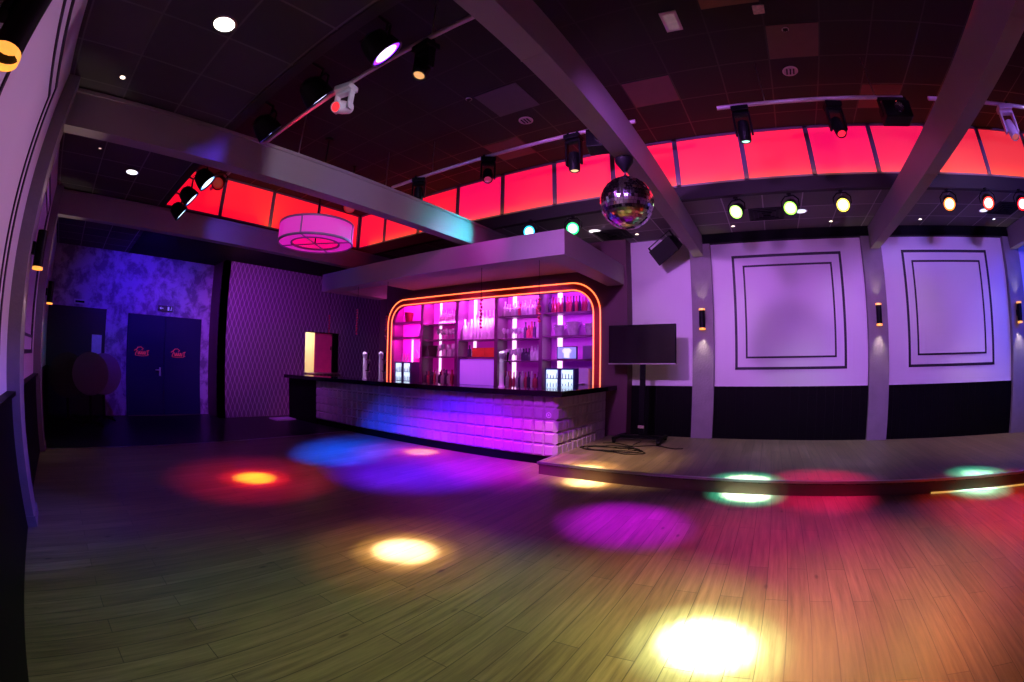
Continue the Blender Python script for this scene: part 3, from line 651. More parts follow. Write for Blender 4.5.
# cables on the stage
random.seed(3)
pts = []
for k in range(60):
    a = k*0.33; rr_ = 0.30+0.10*math.sin(k*0.7); pts.append((-2.35+rr_*1.15*math.cos(a)+0.004*k, 6.35+rr_*0.75*math.sin(a)-0.003*k, ST+0.008+0.004*(k % 3)))
pts += [(-2.05, 6.75, ST+0.01), (-2.02, 7.1, ST+0.01)]
tag(MB().tube(pts, 0.007, 6).build('cable', M_blackm, smooth=True), 'loose black cable coiled on the stage in front of the television stand', 'cable')
pts = [(-2.55+0.12*k, 6.72+0.09*math.sin(k*1.1), ST+0.009) for k in range(12)]
tag(MB().tube(pts, 0.007, 6).build('cable', M_blackm, smooth=True), 'black cable lying behind the coiled one toward the column', 'cable')

# wedge loudspeaker under the ceiling
sp = empty('loudspeaker', (-1.64, 7.40, 3.38), (math.radians(25), math.radians(-28), math.radians(-20)), 'black wedge loudspeaker hanging under the ceiling left of the first column', 'loudspeaker')
MB().prism([(-0.16, -0.15), (0.16, -0.10), (0.16, 0.10), (-0.16, 0.15)], -0.24, 0.24, 'x').build('cabinet', M_blackm, sp, bevel=0.008)
MB().prism([(-0.162, -0.14), (-0.17, -0.14), (-0.17, 0.14), (-0.162, 0.14)], -0.23, 0.23, 'x').build('grille', pbr('speaker_grille', (0.01, 0.01, 0.01), 0.8, 0, 0.4, 60), sp)
MB().box(-0.26, -0.25, -0.03, 0.03, -0.03, 0.22).box(0.25, 0.26, -0.03, 0.03, -0.03, 0.22).box(-0.26, 0.26, -0.03, 0.03, 0.21, 0.22).build('bracket', M_blackm, sp)

# ------------------------------------------------------------ wall lights
def sconce(x, y, sgn, label, z=2.2, real=True):
    r = empty('wall_light', (x, y, z), label=label, cat='wall light'); rim = 0.03 if real else 0.02
    MB().box(-0.03, 0.03, 0, sgn*0.03, -0.05, 0.05).build('wall_mount', M_blackm, r)
    MB().lathe([(0.052, -0.15), (0.052, 0.15), (0.046, 0.15), (0.046, -0.15), (0.052, -0.15)], 20, (0, sgn*0.085, 0), cap=False).build('shade', M_blackm, r, smooth=True)
    for s_ in (-1, 1): MB().prism([(0.044*math.cos(a*PI/8), sgn*0.085+0.044*math.sin(a*PI/8)) for a in range(16)], s_*0.13, s_*0.12, 'z').build('reflector', M_gold, r)
    for s_ in ((-1, 1) if real else (-1,)):
        o = MB().lathe([(0.053, 0), (0.055, 0), (0.055, s_*rim), (0.053, s_*rim)], 20, (0, sgn*0.085, s_*0.15), cap=False).build('gold_rim', M_gold, r); o['label'] = 'glowing gold rim'
    for s_ in (-1, 1): spot('wall_light_bulb', (x, y+sgn*0.085, z+s_*0.19), (x, y+sgn*0.07, z+s_*1.0), (1.0, 0.82, 0.62), (22 if s_ < 0 else 7) if real else 8, 58, 0.7, 0.02)
sconce(-1.12, YA-0.10, -1, 'black and gold cylinder wall light on the column beside the television')
sconce(2.05, YA-0.10, -1, 'black and gold cylinder wall light on the column between the framed panels')
sconce(5.17, YA-0.10, -1, 'black and gold cylinder wall light at the far right edge')
sconce(-4.27, YC+0.13, 1, 'black wall light on the broad pilaster at the left', real=False)
sconce(-7.42, YC+0.13, 1, 'black wall light on the slim pilaster near the doors', real=False)
sconce(-1.12, YC+0.13, 1, 'orange glowing wall light cut by the upper left edge', real=False)

# ------------------------------------------------------------ doors and things on the left wall
XD = -11.3
M_door = pbr('dark_blue_door_paint', (0.022, 0.025, 0.09), 0.4, 0, 0.1, 2, spec=0.15)
d = MB().box(XD, XD+0.03, 1.53, 1.57, 0, 2.32).box(XD, XD+0.03, 3.50, 3.54, 0, 2.32).box(XD, XD+0.03, 1.53, 3.54, 2.28, 2.32)
d1 = struct(d, 'door_1', M_door, 'dark blue double door with red scrawled lettering')
def at_door(o): o.parent = d1; return o
M_script = pbr('red_script_glow', (0.75, 0.06, 0.12), 0.5, 0, 0.1, 6, emit=(0.5, 0.03, 0.08), es=0.25)  # painted lettering given a faint emission, though it is no lamp
for y0, y1 in [(1.57, 2.53), (2.54, 3.50)]:
    lf = at_door(MB().box(XD, XD+0.05, y0, y1, 0.01, 2.28).build('door_leaf', M_door))
    ym = (y0+y1)/2-0.12 if y0 < 2 else (y0+y1)/2-0.1
    m = MB()
    def T(pts, r=0.012): m.tube([(XD+0.055, ym+a, 1.44+b) for a, b in pts], r, 6)
    T([(-0.20, 0.04), (-0.16, 0.07), (-0.12, 0.05), (-0.15, 0.0), (-0.17, -0.05)])
    T([(-0.15, 0.06), (-0.10, 0.12), (-0.02, 0.13), (0.04, 0.09), (0.0, 0.06)])
    for k in range(4): T([(-0.10+0.055*k, 0.04), (-0.09+0.055*k, -0.04), (-0.07+0.055*k, -0.04), (-0.055+0.055*k, 0.03)])
    T([(0.13, 0.04), (0.20, 0.06)]); T([(0.165, 0.05), (0.155, -0.05), (0.19, -0.04)])
    T([(-0.17, -0.06), (0.0, -0.075), (0.16, -0.06)], 0.007)
    o = m.build('scrawled_lettering', M_script, lf)
    if y0 < 2:
        h = MB().box(XD+0.05, XD+0.06, 2.41, 2.455, 0.92, 1.12).cyl((XD+0.06, 2.43, 1.06), (XD+0.10, 2.43, 1.06), 0.01).cyl((XD+0.10, 2.43, 1.06), (XD+0.10, 2.30, 1.06), 0.012).build('door_handle', pbr('pale_handle', (0.8, 0.8, 0.85), 0.4), lf)
box_struct('trim_5', M_alu, (XD, XD+0.09, 1.57, 3.50, 0, 0.008))
d = MB().box(XD, XD+0.03, 0.91, 0.95, 0, 2.36).box(XD, XD+0.03, -0.60, 0.95, 2.32, 2.36)
d2 = struct(d, 'door_2', pbr('black_door_frame', (0.02, 0.02, 0.03), 0.4), 'black door with a bright notice behind the round tables')
lf = MB().box(XD, XD+0.04, -0.60, 0.91, 0.01, 2.32).build('door_leaf', pbr('near_black_door', (0.022, 0.022, 0.035), 0.35), d2)
o = MB().box(XD+0.04, XD+0.045, 0.60, 0.86, 1.36, 1.78).build('notice', pbr('white_notice', (0.75, 0.78, 0.85), 0.5, 0, 0.3, 14), lf); o['label'] = 'pale rectangular notice'
MB().box(XD+0.04, XD+0.06, 0.78, 0.82, 1.0, 1.18).build('door_handle', M_chrome, lf)
# exit sign: arrow, running figure, door
r = empty('exit_sign', (XD+0.03, 2.51, 2.50), label='small dark exit pictogram sign above the double door', cat='sign')
MB().box(-0.03, 0.02, -0.20, 0.20, -0.065, 0.065).build('sign_box', pbr('dark_sign', (0.02, 0.03, 0.05), 0.3), r)
m = MB(); M_sg = pbr('sign_white', (0.8, 0.85, 0.9), 0.4, emit=(0.5, 0.5, 0.9), es=0.25)
m.prism([(-0.16, 0), (-0.12, 0.035), (-0.12, 0.01), (-0.06, 0.01), (-0.06, -0.01), (-0.12, -0.01), (-0.12, -0.035)], 0.02, 0.024, 'x')
m.box(0.07, 0.105, 0, 0, 0, 0) if False else None
m.prism([(0.055, -0.045), (0.105, -0.045), (0.105, 0.045), (0.055, 0.045)], 0.02, 0.024, 'x')
m.prism([(0.13, -0.04), (0.15, -0.01), (0.15, 0.02), (0.17, 0.03), (0.18, 0.0), (0.165, -0.01), (0.17, -0.045), (0.155, -0.045), (0.155, -0.02), (0.14, -0.045)], 0.02, 0.024, 'x')
m.lathe([(0.011, 0), (0.011, 0.004)], 10, (0.02, 0.165, 0.043), (1, 0, 0)); m.build('pictogram', M_sg, r)
r = empty('emergency_light', (XD+0.03, 0.22, 2.47), label='pale outlined emergency light above the black door', cat='light')
MB().box(-0.03, 0.03, -0.16, 0.16, -0.055, 0.055).build('housing', pbr('pale_housing', (0.6, 0.6, 0.7), 0.4), r, bevel=0.01)
MB().box(0.03, 0.034, -0.12, 0.12, -0.022, 0.022).build('cover', M_black, r)
tag(MB().lathe([(0.03, 0), (0.03, 0.02), (0.02, 0.03)], 12, (XD, 0.50, 2.47), (1, 0, 0)).build('sensor', pbr('pale_sensor', (0.6, 0.55, 0.7), 0.4)), 'tiny round sensor right of the emergency light', 'sensor')
tag(MB().lathe([(0.05, 0), (0.05, 0.03), (0.04, 0.045), (0.001, 0.05)], 16, (XD, -0.38, 3.35), (1, 0, 0)).build('smoke_alarm', pbr('blue_grey_alarm', (0.35, 0.35, 0.45), 0.4)), 'small round device high on the blue wall near the pilaster', 'alarm')

# folded round tables
def table(x, y, z, rad, rot, label, shade):
    r = empty('round_table', (x, y, 0), (0, 0, rot), label, 'table', 'round tables folded up by the black door')
    MB().lathe([(rad-0.015, -0.015), (rad, -0.01), (rad, 0.01), (rad-0.015, 0.015)], 40, (0.06, 0, z), (1, 0, 0.12)).build('tabletop', shade, r, smooth=True)
    MB().cyl((0, 0, 0.03), (0, 0, z+0.08), 0.035).build('pedestal', M_blackm, r)
    m = MB().box(-0.05, 0.05, -0.02, 0.02, z-0.03, z+0.05); m.build('tilt_bracket', M_blackm, r)
    for k in range(4):
        a = PI/4+PI/2*k; MB().tube([(0, 0, 0.08), (0.2*math.cos(a), 0.2*math.sin(a), 0.05), (0.34*math.cos(a), 0.34*math.sin(a), 0.015)], 0.018, 8).build('foot', M_blackm, r)
M_tt = pbr('mauve_table_laminate', (0.22, 0.14, 0.22), 0.4, 0, 0.1, 3); M_tt2 = pbr('dark_table_laminate', (0.13, 0.08, 0.16), 0.4, 0, 0.1, 3); M_tt3 = pbr('black_table_laminate', (0.035, 0.025, 0.035), 0.4, 0, 0.1, 3)
table(-10.55, 0.87, 0.96, 0.43, 0.0, 'rightmost folded round table, its top half lit violet', M_tt)
table(-9.75, 0.50, 0.99, 0.41, 0.0, 'middle folded round table in front of the other tabletops', M_tt2)
table(-10.2, -0.02, 0.93, 0.44, 0.0, 'darkest folded round table, leftmost beside the pilaster', M_tt3)

# serving hatch
w1 = MB().box(-10.6, -10.44, 7.20, 7.38, 1.08, 2.17).box(-10.58, -10.44, 6.28, 7.38, 2.165, 2.18)
hw = struct(w1, 'window_1', M_black, 'serving hatch in the patterned wall, kitchen light at the left and a red shutter at the right')
o = MB().box(-10.55, -10.28, 6.24, 7.40, 1.06, 1.10).build('sill', M_alu, hw)
o = MB().box(-10.52, -10.50, 6.62, 7.36, 1.08, 2.17).build('shutter', pbr('red_shutter', (0.90, 0.10, 0.24), 0.35, emit=None), hw); o['label'] = 'red sliding shutter'
MB().box(-10.50, -10.48, 7.14, 7.17, 1.72, 1.82).build('shutter_handle', M_chrome, o)
mb = MB(); mb.box(-11.9, -11.85, 5.9, 7.6, 0, 3.0); mb.box(-11.9, -10.6, 5.85, 5.9, 0, 3.0); mb.box(-11.9, -10.6, 7.6, 7.65, 0, 3.0); mb.box(-11.9, -10.6, 5.9, 7.6, 3.0, 3.05); mb.box(-11.9, -10.6, 5.9, 7.6, -0.05, 0)
struct(mb, 'wall_kitchen', pbr('cream_kitchen_wall', (0.80, 0.72, 0.52), 0.6, 0, 0.1, 3))
area('kitchen_lamp', (-11.1, 6.6, 2.9), (-11.3, 6.6, 0), (1.0, 0.85, 0.60), 60, 0.6, 0.6)
r = empty('kitchen_shelf', (-11.84, 6.4, 1.5), label='small shelf with bowls glimpsed through the serving hatch', cat='shelf')
MB().box(0, 0.3, -0.45, 0.4, 0.28, 0.31).box(0, 0.3, -0.45, 0.4, -0.02, 0.0).build('boards', M_chrome, r)
MB().lathe([(0.05, 0), (0.12, 0.07), (0.11, 0.07), (0.04, 0.01)], 16, (0.15, -0.05, 0.0), cap=False).build('bowls', pbr('grey_bowl', (0.15, 0.15, 0.18), 0.4), r)
MB().box(0.05, 0.2, -0.25, -0.05, 0.31, 0.45).build('orange_pack', pbr('orange_pack', (0.85, 0.25, 0.03), 0.5), r)
# low step by the patterned wall
tag(MB().box(-9.95, -9.5, 4.94, 5.46, 0, 0.03).build('floor_plate', pbr('pale_floor_plate', (0.55, 0.4, 0.6), 0.3)), 'pale low plate on the dark floor at the end of the bar', 'floor plate')

# ------------------------------------------------------------ mirror ball
ball = empty('mirror_ball', (-1.16, 3.70, 2.86), label='mirror ball hanging under the beam', cat='mirror ball')
M_mir = pbr('mirror_facets', (0.92, 0.90, 0.94), 0.10, 1.0, 0.03, 4)
m = MB(); nr, R = 26, 0.247
for i in range(nr):
    p0 = PI*i/nr; p1 = PI*(i+1)/nr; g = 0.004
    n_ = max(3, int(2*PI*R*math.sin((p0+p1)/2)/(PI*R/nr)))
    for k in range(n_):
        a0 = 2*PI*k/n_; a1 = 2*PI*(k+1)/n_; e = 0.05*(a1-a0); ep = 0.05*(p1-p0)
        jx, jy = random.uniform(-0.0008, 0.0008), random.uniform(-0.0008, 0.0008)
        q = [(a0+e, p0+ep), (a1-e, p0+ep), (a1-e, p1-ep), (a0+e, p1-ep)]
        m.add([((R+jx*(1 if j in (0, 3) else -1)+jy*(1 if j < 2 else -1))*math.sin(b)*math.cos(a), (R+jx*(1 if j in (0, 3) else -1)+jy*(1 if j < 2 else -1))*math.sin(b)*math.sin(a), (R+jx*(1 if j in (0, 3) else -1)+jy*(1 if j < 2 else -1))*math.cos(b)) for j, (a, b) in enumerate(q)], [(0, 3, 2, 1)])
o = bpy.data.meshes.new('mirror_facets'); o.from_pydata(m.v, [], m.f); o.materials.append(M_mir)
fo = bpy.data.objects.new('mirror_facets', o); C.objects.link(fo); fo.parent = ball
MB().lathe([(0.001, -0.243)]+[(0.243*math.sin(PI*k/20), -0.243*math.cos(PI*k/20)) for k in range(1, 20)]+[(0.001, 0.243)], 32, cap=False).build('core', pbr('silver_core', (0.5, 0.48, 0.52), 0.25, 1.0), ball, smooth=True)
MB().cyl((0, 0, 0.24), (0, 0, 0.34), 0.008).lathe([(0.03, 0.24), (0.03, 0.26), (0.01, 0.28)], 12).build('hanger', M_chrome, ball)
MB().lathe([(0.02, 0.31), (0.05, 0.36), (0.085, 0.41), (0.09, 0.447), (0.001, 0.448)], 20).build('motor', M_blackm, ball, smooth=True)

# ------------------------------------------------------------ drum chandeliers
def chandelier(loc, label, R=0.54, H=0.27):
    r = empty('drum_chandelier', loc, label=label, cat='chandelier')
    sh = pbr('pink_lilac_glow', (0.50, 0.22, 0.50), 0.6, 0, 0.03, 3, emit=(0.75, 0.01, 0.48), es=0.75)  # magenta light on the drum put in as emission; no bulb inside
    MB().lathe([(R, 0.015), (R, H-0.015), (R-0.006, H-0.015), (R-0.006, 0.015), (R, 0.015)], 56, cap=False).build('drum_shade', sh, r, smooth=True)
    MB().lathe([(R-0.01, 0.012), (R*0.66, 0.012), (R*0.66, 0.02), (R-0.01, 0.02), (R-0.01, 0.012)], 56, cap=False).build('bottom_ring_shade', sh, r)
    MB().lathe([(R*0.64, 0.015), (R*0.64, H-0.05), (R*0.63, H-0.05), (R*0.63, 0.015)], 56, cap=False).build('inner_shade', pbr('hot_pink_glow', (0.9, 0.2, 0.5), 0.6, emit=(0.95, 0.0, 0.22), es=0.8), r, smooth=True)  # inner shade also glows by its own material
    fr = MB(); fm = pbr('mauve_frame', (0.40, 0.28, 0.48), 0.4, 0.2)
    for rr_, z in ((R, 0), (R, H-0.02), (R*0.65, 0)): fr.lathe([(rr_-0.018, z-0.003), (rr_+0.006, z-0.003), (rr_+0.006, z+0.026), (rr_-0.018, z+0.026), (rr_-0.018, z-0.003)], 56, cap=False)
    for k in range(4):
        a = PI/2*k+0.62; c, s_ = math.cos(a), math.sin(a)
        fr.tube([(R*c, R*s_, 0.0), (R*c, R*s_, H)], 0.013, 6); fr.tube([(0, 0, 0.006), (R*c, R*s_, 0.006)], 0.010, 6); fr.tube([(0, 0, H), (R*c, R*s_, H-0.01)], 0.010, 6)
    fr.build('frame', fm, r)
    MB().cyl((0, 0, 0), (0, 0, ZH-loc[2]), 0.011).lathe([(0.07, ZH-loc[2]-0.03), (0.07, ZH-loc[2])], 16).build('rod', M_blackm, r)
chandelier((-5.34, 3.26, 3.01), 'large pink lilac drum chandelier hanging between two beams')
chandelier((3.52, 3.05, 3.02), 'drum chandelier cut by the right edge of the picture')

# ------------------------------------------------------------ pipes, rods
def pipe(x0, x1, y, z, label, rods):
    r = empty('lighting_pipe', (x0, y, z), label=label, cat='lighting pipe')
    MB().cyl((0, 0, 0), (x1-x0, 0, 0), 0.024, None, 12).build('tube', M_pipe, r, smooth=True)
    for x in rods: MB().cyl((x-x0, 0, 0.02), (x-x0, 0, ZH-z), 0.006, None, 6).build('hanger_rod', M_alu, r)
M_pipe = pbr('pale_painted_pipe', (0.62, 0.52, 0.56), 0.35, 0.3)
PY, PZ = 2.12, 4.12
spot('pipe_wash', (-6.2, 2.12, 3.75), (-2.0, 2.12, 4.12), (1.0, 0.01, 0.06), 900, 16, 1.0)  # unseen red spot added to graze along the pipe and redden it
pipe(-7.2, 5.0, PY, PZ, 'red lit lighting pipe over the dance floor nearest the camera', [-6.4, -2.2, 0.9, 3.8])
pipe(-5.05, -1.2, 4.38, PZ, 'violet lit lighting pipe above the bar side of the dance floor', [-4.2, -1.6])
pipe(-0.25, 1.95, 4.38, PZ, 'pale lighting pipe between the mirror ball beam and the right beam', [0.3, 1.6])
pipe(2.3, 5.5, 4.38, PZ, 'pale lighting pipe right of the right beam', [3.0, 4.8])
for x, y, lab in [(-4.42, 2.3, 'thin vertical ceiling rod left, rising behind the long beam'), (-5.0, 4.2, 'thin vertical ceiling rod right of the other one behind the beam')]:
    tag(MB().cyl((x, y, 3.55), (x, y, ZH), 0.008, None, 8).build('ceiling_rod', M_alu), lab, 'rod')

# ------------------------------------------------------------ stage lights
def lens_mat(c, s_=6.0): return glow('lens_%.2f_%.2f_%.2f_%.1f' % (c+(s_,)), tuple(v**1.5 for v in c), s_*0.45, (0.05, 0.05, 0.05))
def par(loc, target, lens, label, beams, hang=ZL, grp=None, size=0.10, ls=6.0, arm=False):
    r = empty('par_spotlight', loc, label=label, cat='spotlight', group=grp)
    d = (Vector(target)-Vector(loc)).normalized(); q = d.to_track_quat('Z', 'Y')
    hd = MB(); hd.T = q.to_matrix().to_4x4()
    hd.lathe([(0.035, -0.16), (size*0.8, -0.12), (size, -0.03), (size*1.08, 0.04), (size*1.08, 0.055), (size*0.96, 0.055), (size*0.96, 0.03), (0.001, 0.02)], 20, cap=False)
    for k in range(4): hd.box(-0.004, 0.004, -size*0.8, size*0.8, -0.15+0.02*k, -0.145+0.02*k)
    hd.build('can', M_blackm, r, smooth=True)
    wm = 0.6 if ls > 1 else 0.0
    ln = MB(); ln.T = q.to_matrix().to_4x4(); ln.lathe([(size*0.72, 0.044), (0.001, 0.05)], 20, cap=False); ln.build('lens', lens_mat(tuple(v*(1-wm)+wm for v in lens), ls), r, smooth=True)
    rg = MB(); rg.T = ln.T; rg.lathe([(size*1.0, 0.030), (size*0.98, 0.040), (size*0.72, 0.044), (size*0.72, 0.036)], 20, cap=False); rg.build('lens_halo', lens_mat(tuple(v*v for v in lens), ls), r, smooth=True)  # emissive ring added for the coloured glow around the lens
    side = Vector((d.y, -d.x, 0)).normalized() if abs(d.z) < 0.99 else Vector((1, 0, 0))
    yk = MB(); h = hang-loc[2]; w_ = size+0.03
    top = min(h-0.01, size+0.06)
    for s_ in (-1, 1): yk.tube([tuple(side*w_*s_), tuple(side*w_*s_+Vector((0, 0, top*0.6))), tuple(side*w_*0.5*s_+Vector((0, 0, top)))], 0.009, 6)
    yk.tube([tuple(side*w_*0.5+Vector((0, 0, top))), tuple(-side*w_*0.5+Vector((0, 0, top)))], 0.009, 6)
    yk.build('yoke', M_blackm, r)
    if arm: MB().tube([(0, 0, top), (0, 0, h+0.03), (0, YD-loc[1], h+0.05)], 0.014, 8).box(-0.04, 0.04, YD-loc[1], YD-loc[1]+0.012, h+0.01, h+0.09).build('clamp', M_blackm, r)
    else: MB().cyl((0, 0, top), (0, 0, h), 0.012).lathe([(0.035, h-0.02), (0.035, h)], 12).build('clamp', M_blackm, r)
    for (tg, c, p, dg, bl) in beams: spot('par_beam', tuple(Vector(loc)+d*0.10), tg, c, p, dg, bl, 0.05)
def head(loc, target, lens, label, beams, hang=PZ, ls=6.0, box=False, light=False):
    """moving head: base under the pipe, two-armed yoke, tilting head"""
    r = empty('moving_head_light', loc, label=label, cat='moving head light')
    d = (Vector(target)-Vector(loc)).normalized(); q = d.to_track_quat('Z', 'Y')
    side = Vector((d.y, -d.x, 0)); side = side.normalized() if side.length > 0.2 else Vector((1, 0, 0))
    h = hang-loc[2]; bm_ = M_blackm if not light else pbr('pale_grey_casing', (0.55, 0.55, 0.55), 0.3)
    rot = Matrix.Rotation(math.atan2(side.y, side.x), 4, 'Z')
    b = MB(); b.T = rot; b.box(-0.10, 0.10, -0.08, 0.08, h-0.09, h-0.025); b.build('base', bm_, r, bevel=0.01)
    for sx in (-0.06, 0.06):
        c = MB(); c.T = rot; c.lathe([(0.034, -0.012), (0.034, 0.012)], 14, (sx, 0, h), (1, 0, 0)); c.box(sx-0.012, sx+0.012, -0.012, 0.012, h-0.03, h+0.035); c.build('clamp', M_blackm, r)
    y = MB(); y.T = rot; y.box(-0.095, 0.095, -0.04, 0.04, h-0.125, h-0.09)
    for s_ in (-1, 1): y.box(s_*0.075, s_*0.10, -0.035, 0.035, -0.04, h-0.10)
    y.build('yoke', bm_, r, bevel=0.006)
    k = MB(); k.T = q.to_matrix().to_4x4(); k.lathe([(0.03, -0.13), (0.062, -0.11), (0.070, 0.0), (0.066, 0.10), (0.058, 0.12), (0.05, 0.12), (0.05, 0.105), (0.001, 0.10)], 18, cap=False); k.build('head', bm_, r, smooth=True)
    ln = MB(); ln.T = q.to_matrix().to_4x4(); ln.lathe([(0.049, 0.108), (0.035, 0.118), (0.001, 0.122)], 18, cap=False); ln.build('lens', lens_mat(lens, ls), r, smooth=True)
    for (tg, c_, p, dg, bl) in beams: spot('head_beam', tuple(Vector(loc)+d*0.16), tg, c_, p, dg, bl, 0.03)

GR, CY, WW, AM, RD, VI = (0.25, 1.0, 0.45), (0.15, 0.75, 1.0), (1.0, 0.80, 0.45), (1.0, 0.55, 0.25), (1.0, 0.10, 0.12), (0.55, 0.15, 1.0)
# row under the fascia of the panel side, shining back over the dance floor
par((-0.29, 6.09, 3.50), (-2.2, 0.9, 0), (0.75, 1.0, 0.55), 'green white spotlight above the left of the first framed panel', [((-1.9, 1.1, 0), (0.02, 0.50, 0.14), 1500, 30, 1.0)])
par((0.49, 6.08, 3.50), (-0.9, 1.2, 0), (0.70, 1.0, 0.45), 'green white spotlight above the middle of the first framed panel', [((-0.9, 1.7, 0), (0.62, 0.52, 0.14), 1700, 28, 1.0)])
par((1.26, 6.05, 3.50), (0.3, 1.2, 0), (1.0, 0.92, 0.45), 'warm white spotlight above the right of the first framed panel', [((0.6, 1.8, 0), (1.0, 0.42, 0.14), 500, 34, 1.0)])
par((2.99, 6.04, 3.50), (1.2, 1.4, 0), (1.0, 0.60, 0.30), 'warm orange spotlight above the left of the second framed panel', [((1.3, 2.8, 0), (1.0, 0.48, 0.12), 380, 34, 1.0)])
par((3.68, 5.95, 3.50), (1.9, 1.2, 0), (1.0, 0.35, 0.25), 'red orange spotlight above the middle of the second framed panel', [((2.4, 2.6, 0), (1.0, 0.20, 0.06), 360, 34, 1.0)])
par((4.36, 5.91, 3.50), (2.4, 1.2, 0), (1.0, 0.10, 0.10), 'red spotlight at the right edge above the second framed panel', [((3.0, 3.4, 0), (1.0, 0.04, 0.06), 260, 34, 1.0)])
par((-3.47, 5.92, 3.50), (-3.0, 1.0, 2.6), (0.25, 0.85, 1.0), 'cyan spotlight half hidden behind the left of the bar canopy', [((-4.3, 5.0, 3.45), (0.0, 0.75, 0.9), 150, 50, 1.0)])
par((-2.78, 6.04, 3.50), (-1.5, 1.5, 1.2), (0.25, 1.0, 0.60), 'green spotlight behind the corner of the bar canopy', [((-2.9, 2.4, 0), (0.05, 0.5, 0.15), 300, 36, 1.0)])
# row on the window-side edge of the low ceiling
par((-2.02, 1.50, 3.47), (-1.2, 3.0, 1.9), (0.62, 0.25, 1.0), 'brightest violet spotlight at the top between the pipe and the ceiling edge', [((-1.2, 4.4, 3.0), VI, 420, 90, 1.0), ((-3.3, 5.0, 0.3), (0.42, 0.005, 0.95), 2300, 32, 1.0)], ls=7, size=0.12, arm=True)
par((-2.82, 1.52, 3.47), (-2.6, 3.5, 1.9), (0.25, 0.30, 1.0), 'blue violet spotlight seen edge on, middle of the three above the red pipe', [((-4.3, 4.5, 0), (0.07, 0.004, 1.0), 11000, 38, 1.0)], size=0.12, arm=True)
par((-3.63, 1.50, 3.47), (-3.5, 3.5, 1.9), (0.25, 0.30, 1.0), 'blue violet spotlight seen edge on, just above the long beam', [((-5.7, 4.1, 0), (0.0, 0.06, 1.0), 11000, 23, 1.0), ((-4.0, 4.5, 3.4), (0.35, 0.2, 1.0), 50, 60, 1.0), ((-4.27, 0.3, 3.5), (0.10, 0.04, 1.0), 150, 90, 1.0)], size=0.12, arm=True)
par((-5.25, 1.45, 3.47), (-4.6, 3.4, 1.7), (0.55, 0.75, 1.0), 'rightmost and brightest of the three pale blue spotlights at the left of the red panels', [((-4.4, 2.4, 3.5), (0.35, 0.2, 1.0), 90, 60, 1.0)], size=0.12, arm=True)
par((-5.97, 1.46, 3.47), (-5.6, 3.4, 1.9), (0.45, 0.65, 1.0), 'middle of the three pale blue spotlights at the left of the red panels', [((-6.1, 4.8, 0), (0.0, 0.05, 1.0), 4000, 28, 1.0)], size=0.12, arm=True)
par((-6.70, 1.52, 3.47), (-6.4, 3.5, 2.0), (0.20, 0.65, 1.0), 'leftmost of the three pale blue spotlights at the left of the red panels', [((-7.4, 3.4, 3.5), (0.12, 0.08, 1.0), 60, 60, 1.0)], size=0.12, arm=True)
for x in (-1.2, -0.4, 0.4, 1.2, 2.8): par((x, 1.50, 3.47), (x, 4.2, 1.6), VI, 'violet spotlight on the ceiling edge above the picture', [], arm=True, grp='violet spotlights above the picture')
# heads on the near pipe
head((-3.34, PY, 3.84), (-2.9, 0.6, 3.1), (1.0, 0.05, 0.06), 'grey sided moving head with a red lens under the near pipe', [((-4.98, 2.23, 0), (1.0, 0.50, 0.02), 14000, 8.5, 1.0), ((-4.98, 2.23, 0), (1.0, 0.02, 0.03), 3800, 15, 1.0), ((-4.98, 2.23, 0), (1.0, 0.01, 0.08), 1100, 34, 1.0)], ls=4, light=True)
head((-2.30, PY+0.05, 3.84), (-2.35, 1.6, 2.0), (1.0, 0.6, 0.25), 'moving head with an amber striped lens under the near pipe', [((-2.32, 2.19, 0), (1.0, 0.86, 0.50), 14000, 8.8, 1.0), ((-2.32, 2.19, 0), (1.0, 0.60, 0.16), 2200, 14, 1.0), ((-2.32, 2.19, 0), (1.0, 0.40, 0.14), 450, 28, 1.0)], ls=2)
head((-0.10, PY, 3.84), (-0.10, 2.04, 0), (1.0, 1.0, 0.8), 'moving head above the upper edge, over the brightest floor spot', [((-0.12, 2.04, 0), (1.0, 1.0, 0.72), 26000, 9.8, 1.0), ((-0.12, 2.04, 0), (0.65, 1.0, 0.42), 4200, 15.5, 1.0), ((-0.12, 2.04, 0), (0.50, 0.65, 0.12), 800, 30, 1.0)])
# heads on the far pipes
head((-4.45, 4.38, 3.84), (-4.9, 5.1, 0), (1.0, 0.5, 0.35), 'black moving head in shadow where the far pipe meets the long beam', [((-4.94, 5.12, 0), (1.0, 0.45, 0.20), 11000, 10, 1.0), ((-4.94, 5.12, 0), (1.0, 0.05, 0.20), 3600, 18, 1.0), ((-4.94, 5.12, 0), (1.0, 0.02, 0.35), 1500, 38, 1.0)], ls=1)
head((-3.22, 4.40, 3.84), (-2.6, 3.6, 2.6), (0.9, 0.12, 0.3), 'small black moving head with a dull red lens on the violet pipe', [((-3.4, 5.2, 0.3), (0.80, 0.01, 0.75), 1700, 40, 1.0), ((-4.2, 5.15, 2.95), (0.80, 0.05, 0.75), 70, 74, 1.0)], ls=0.8)
head((-1.98, 4.38, 3.74), (-1.98, 4.5, 0), (1.0, 0.72, 0.45), 'long black spotlight with a warm lens left of the mirror ball', [((-2.08, 4.92, 0), (1.0, 0.80, 0.40), 13000, 10, 1.0), ((-2.08, 5.0, 0.1), (1.0, 0.55, 0.15), 2200, 17, 1.0), ((-2.1, 5.7, 0.1), (1.0, 0.65, 0.35), 900, 42, 1.0)], ls=3)
head((0.00, 4.40, 3.80), (-0.12, 4.95, 0), (0.6, 1.0, 0.85), 'black moving head with a pale green lens left of the middle of the panels', [((-0.15, 4.98, 0), (0.60, 1.0, 0.80), 22000, 10.5, 1.0), ((-0.15, 4.98, 0), (0.05, 0.9, 0.65), 3600, 16, 1.0)], ls=4)
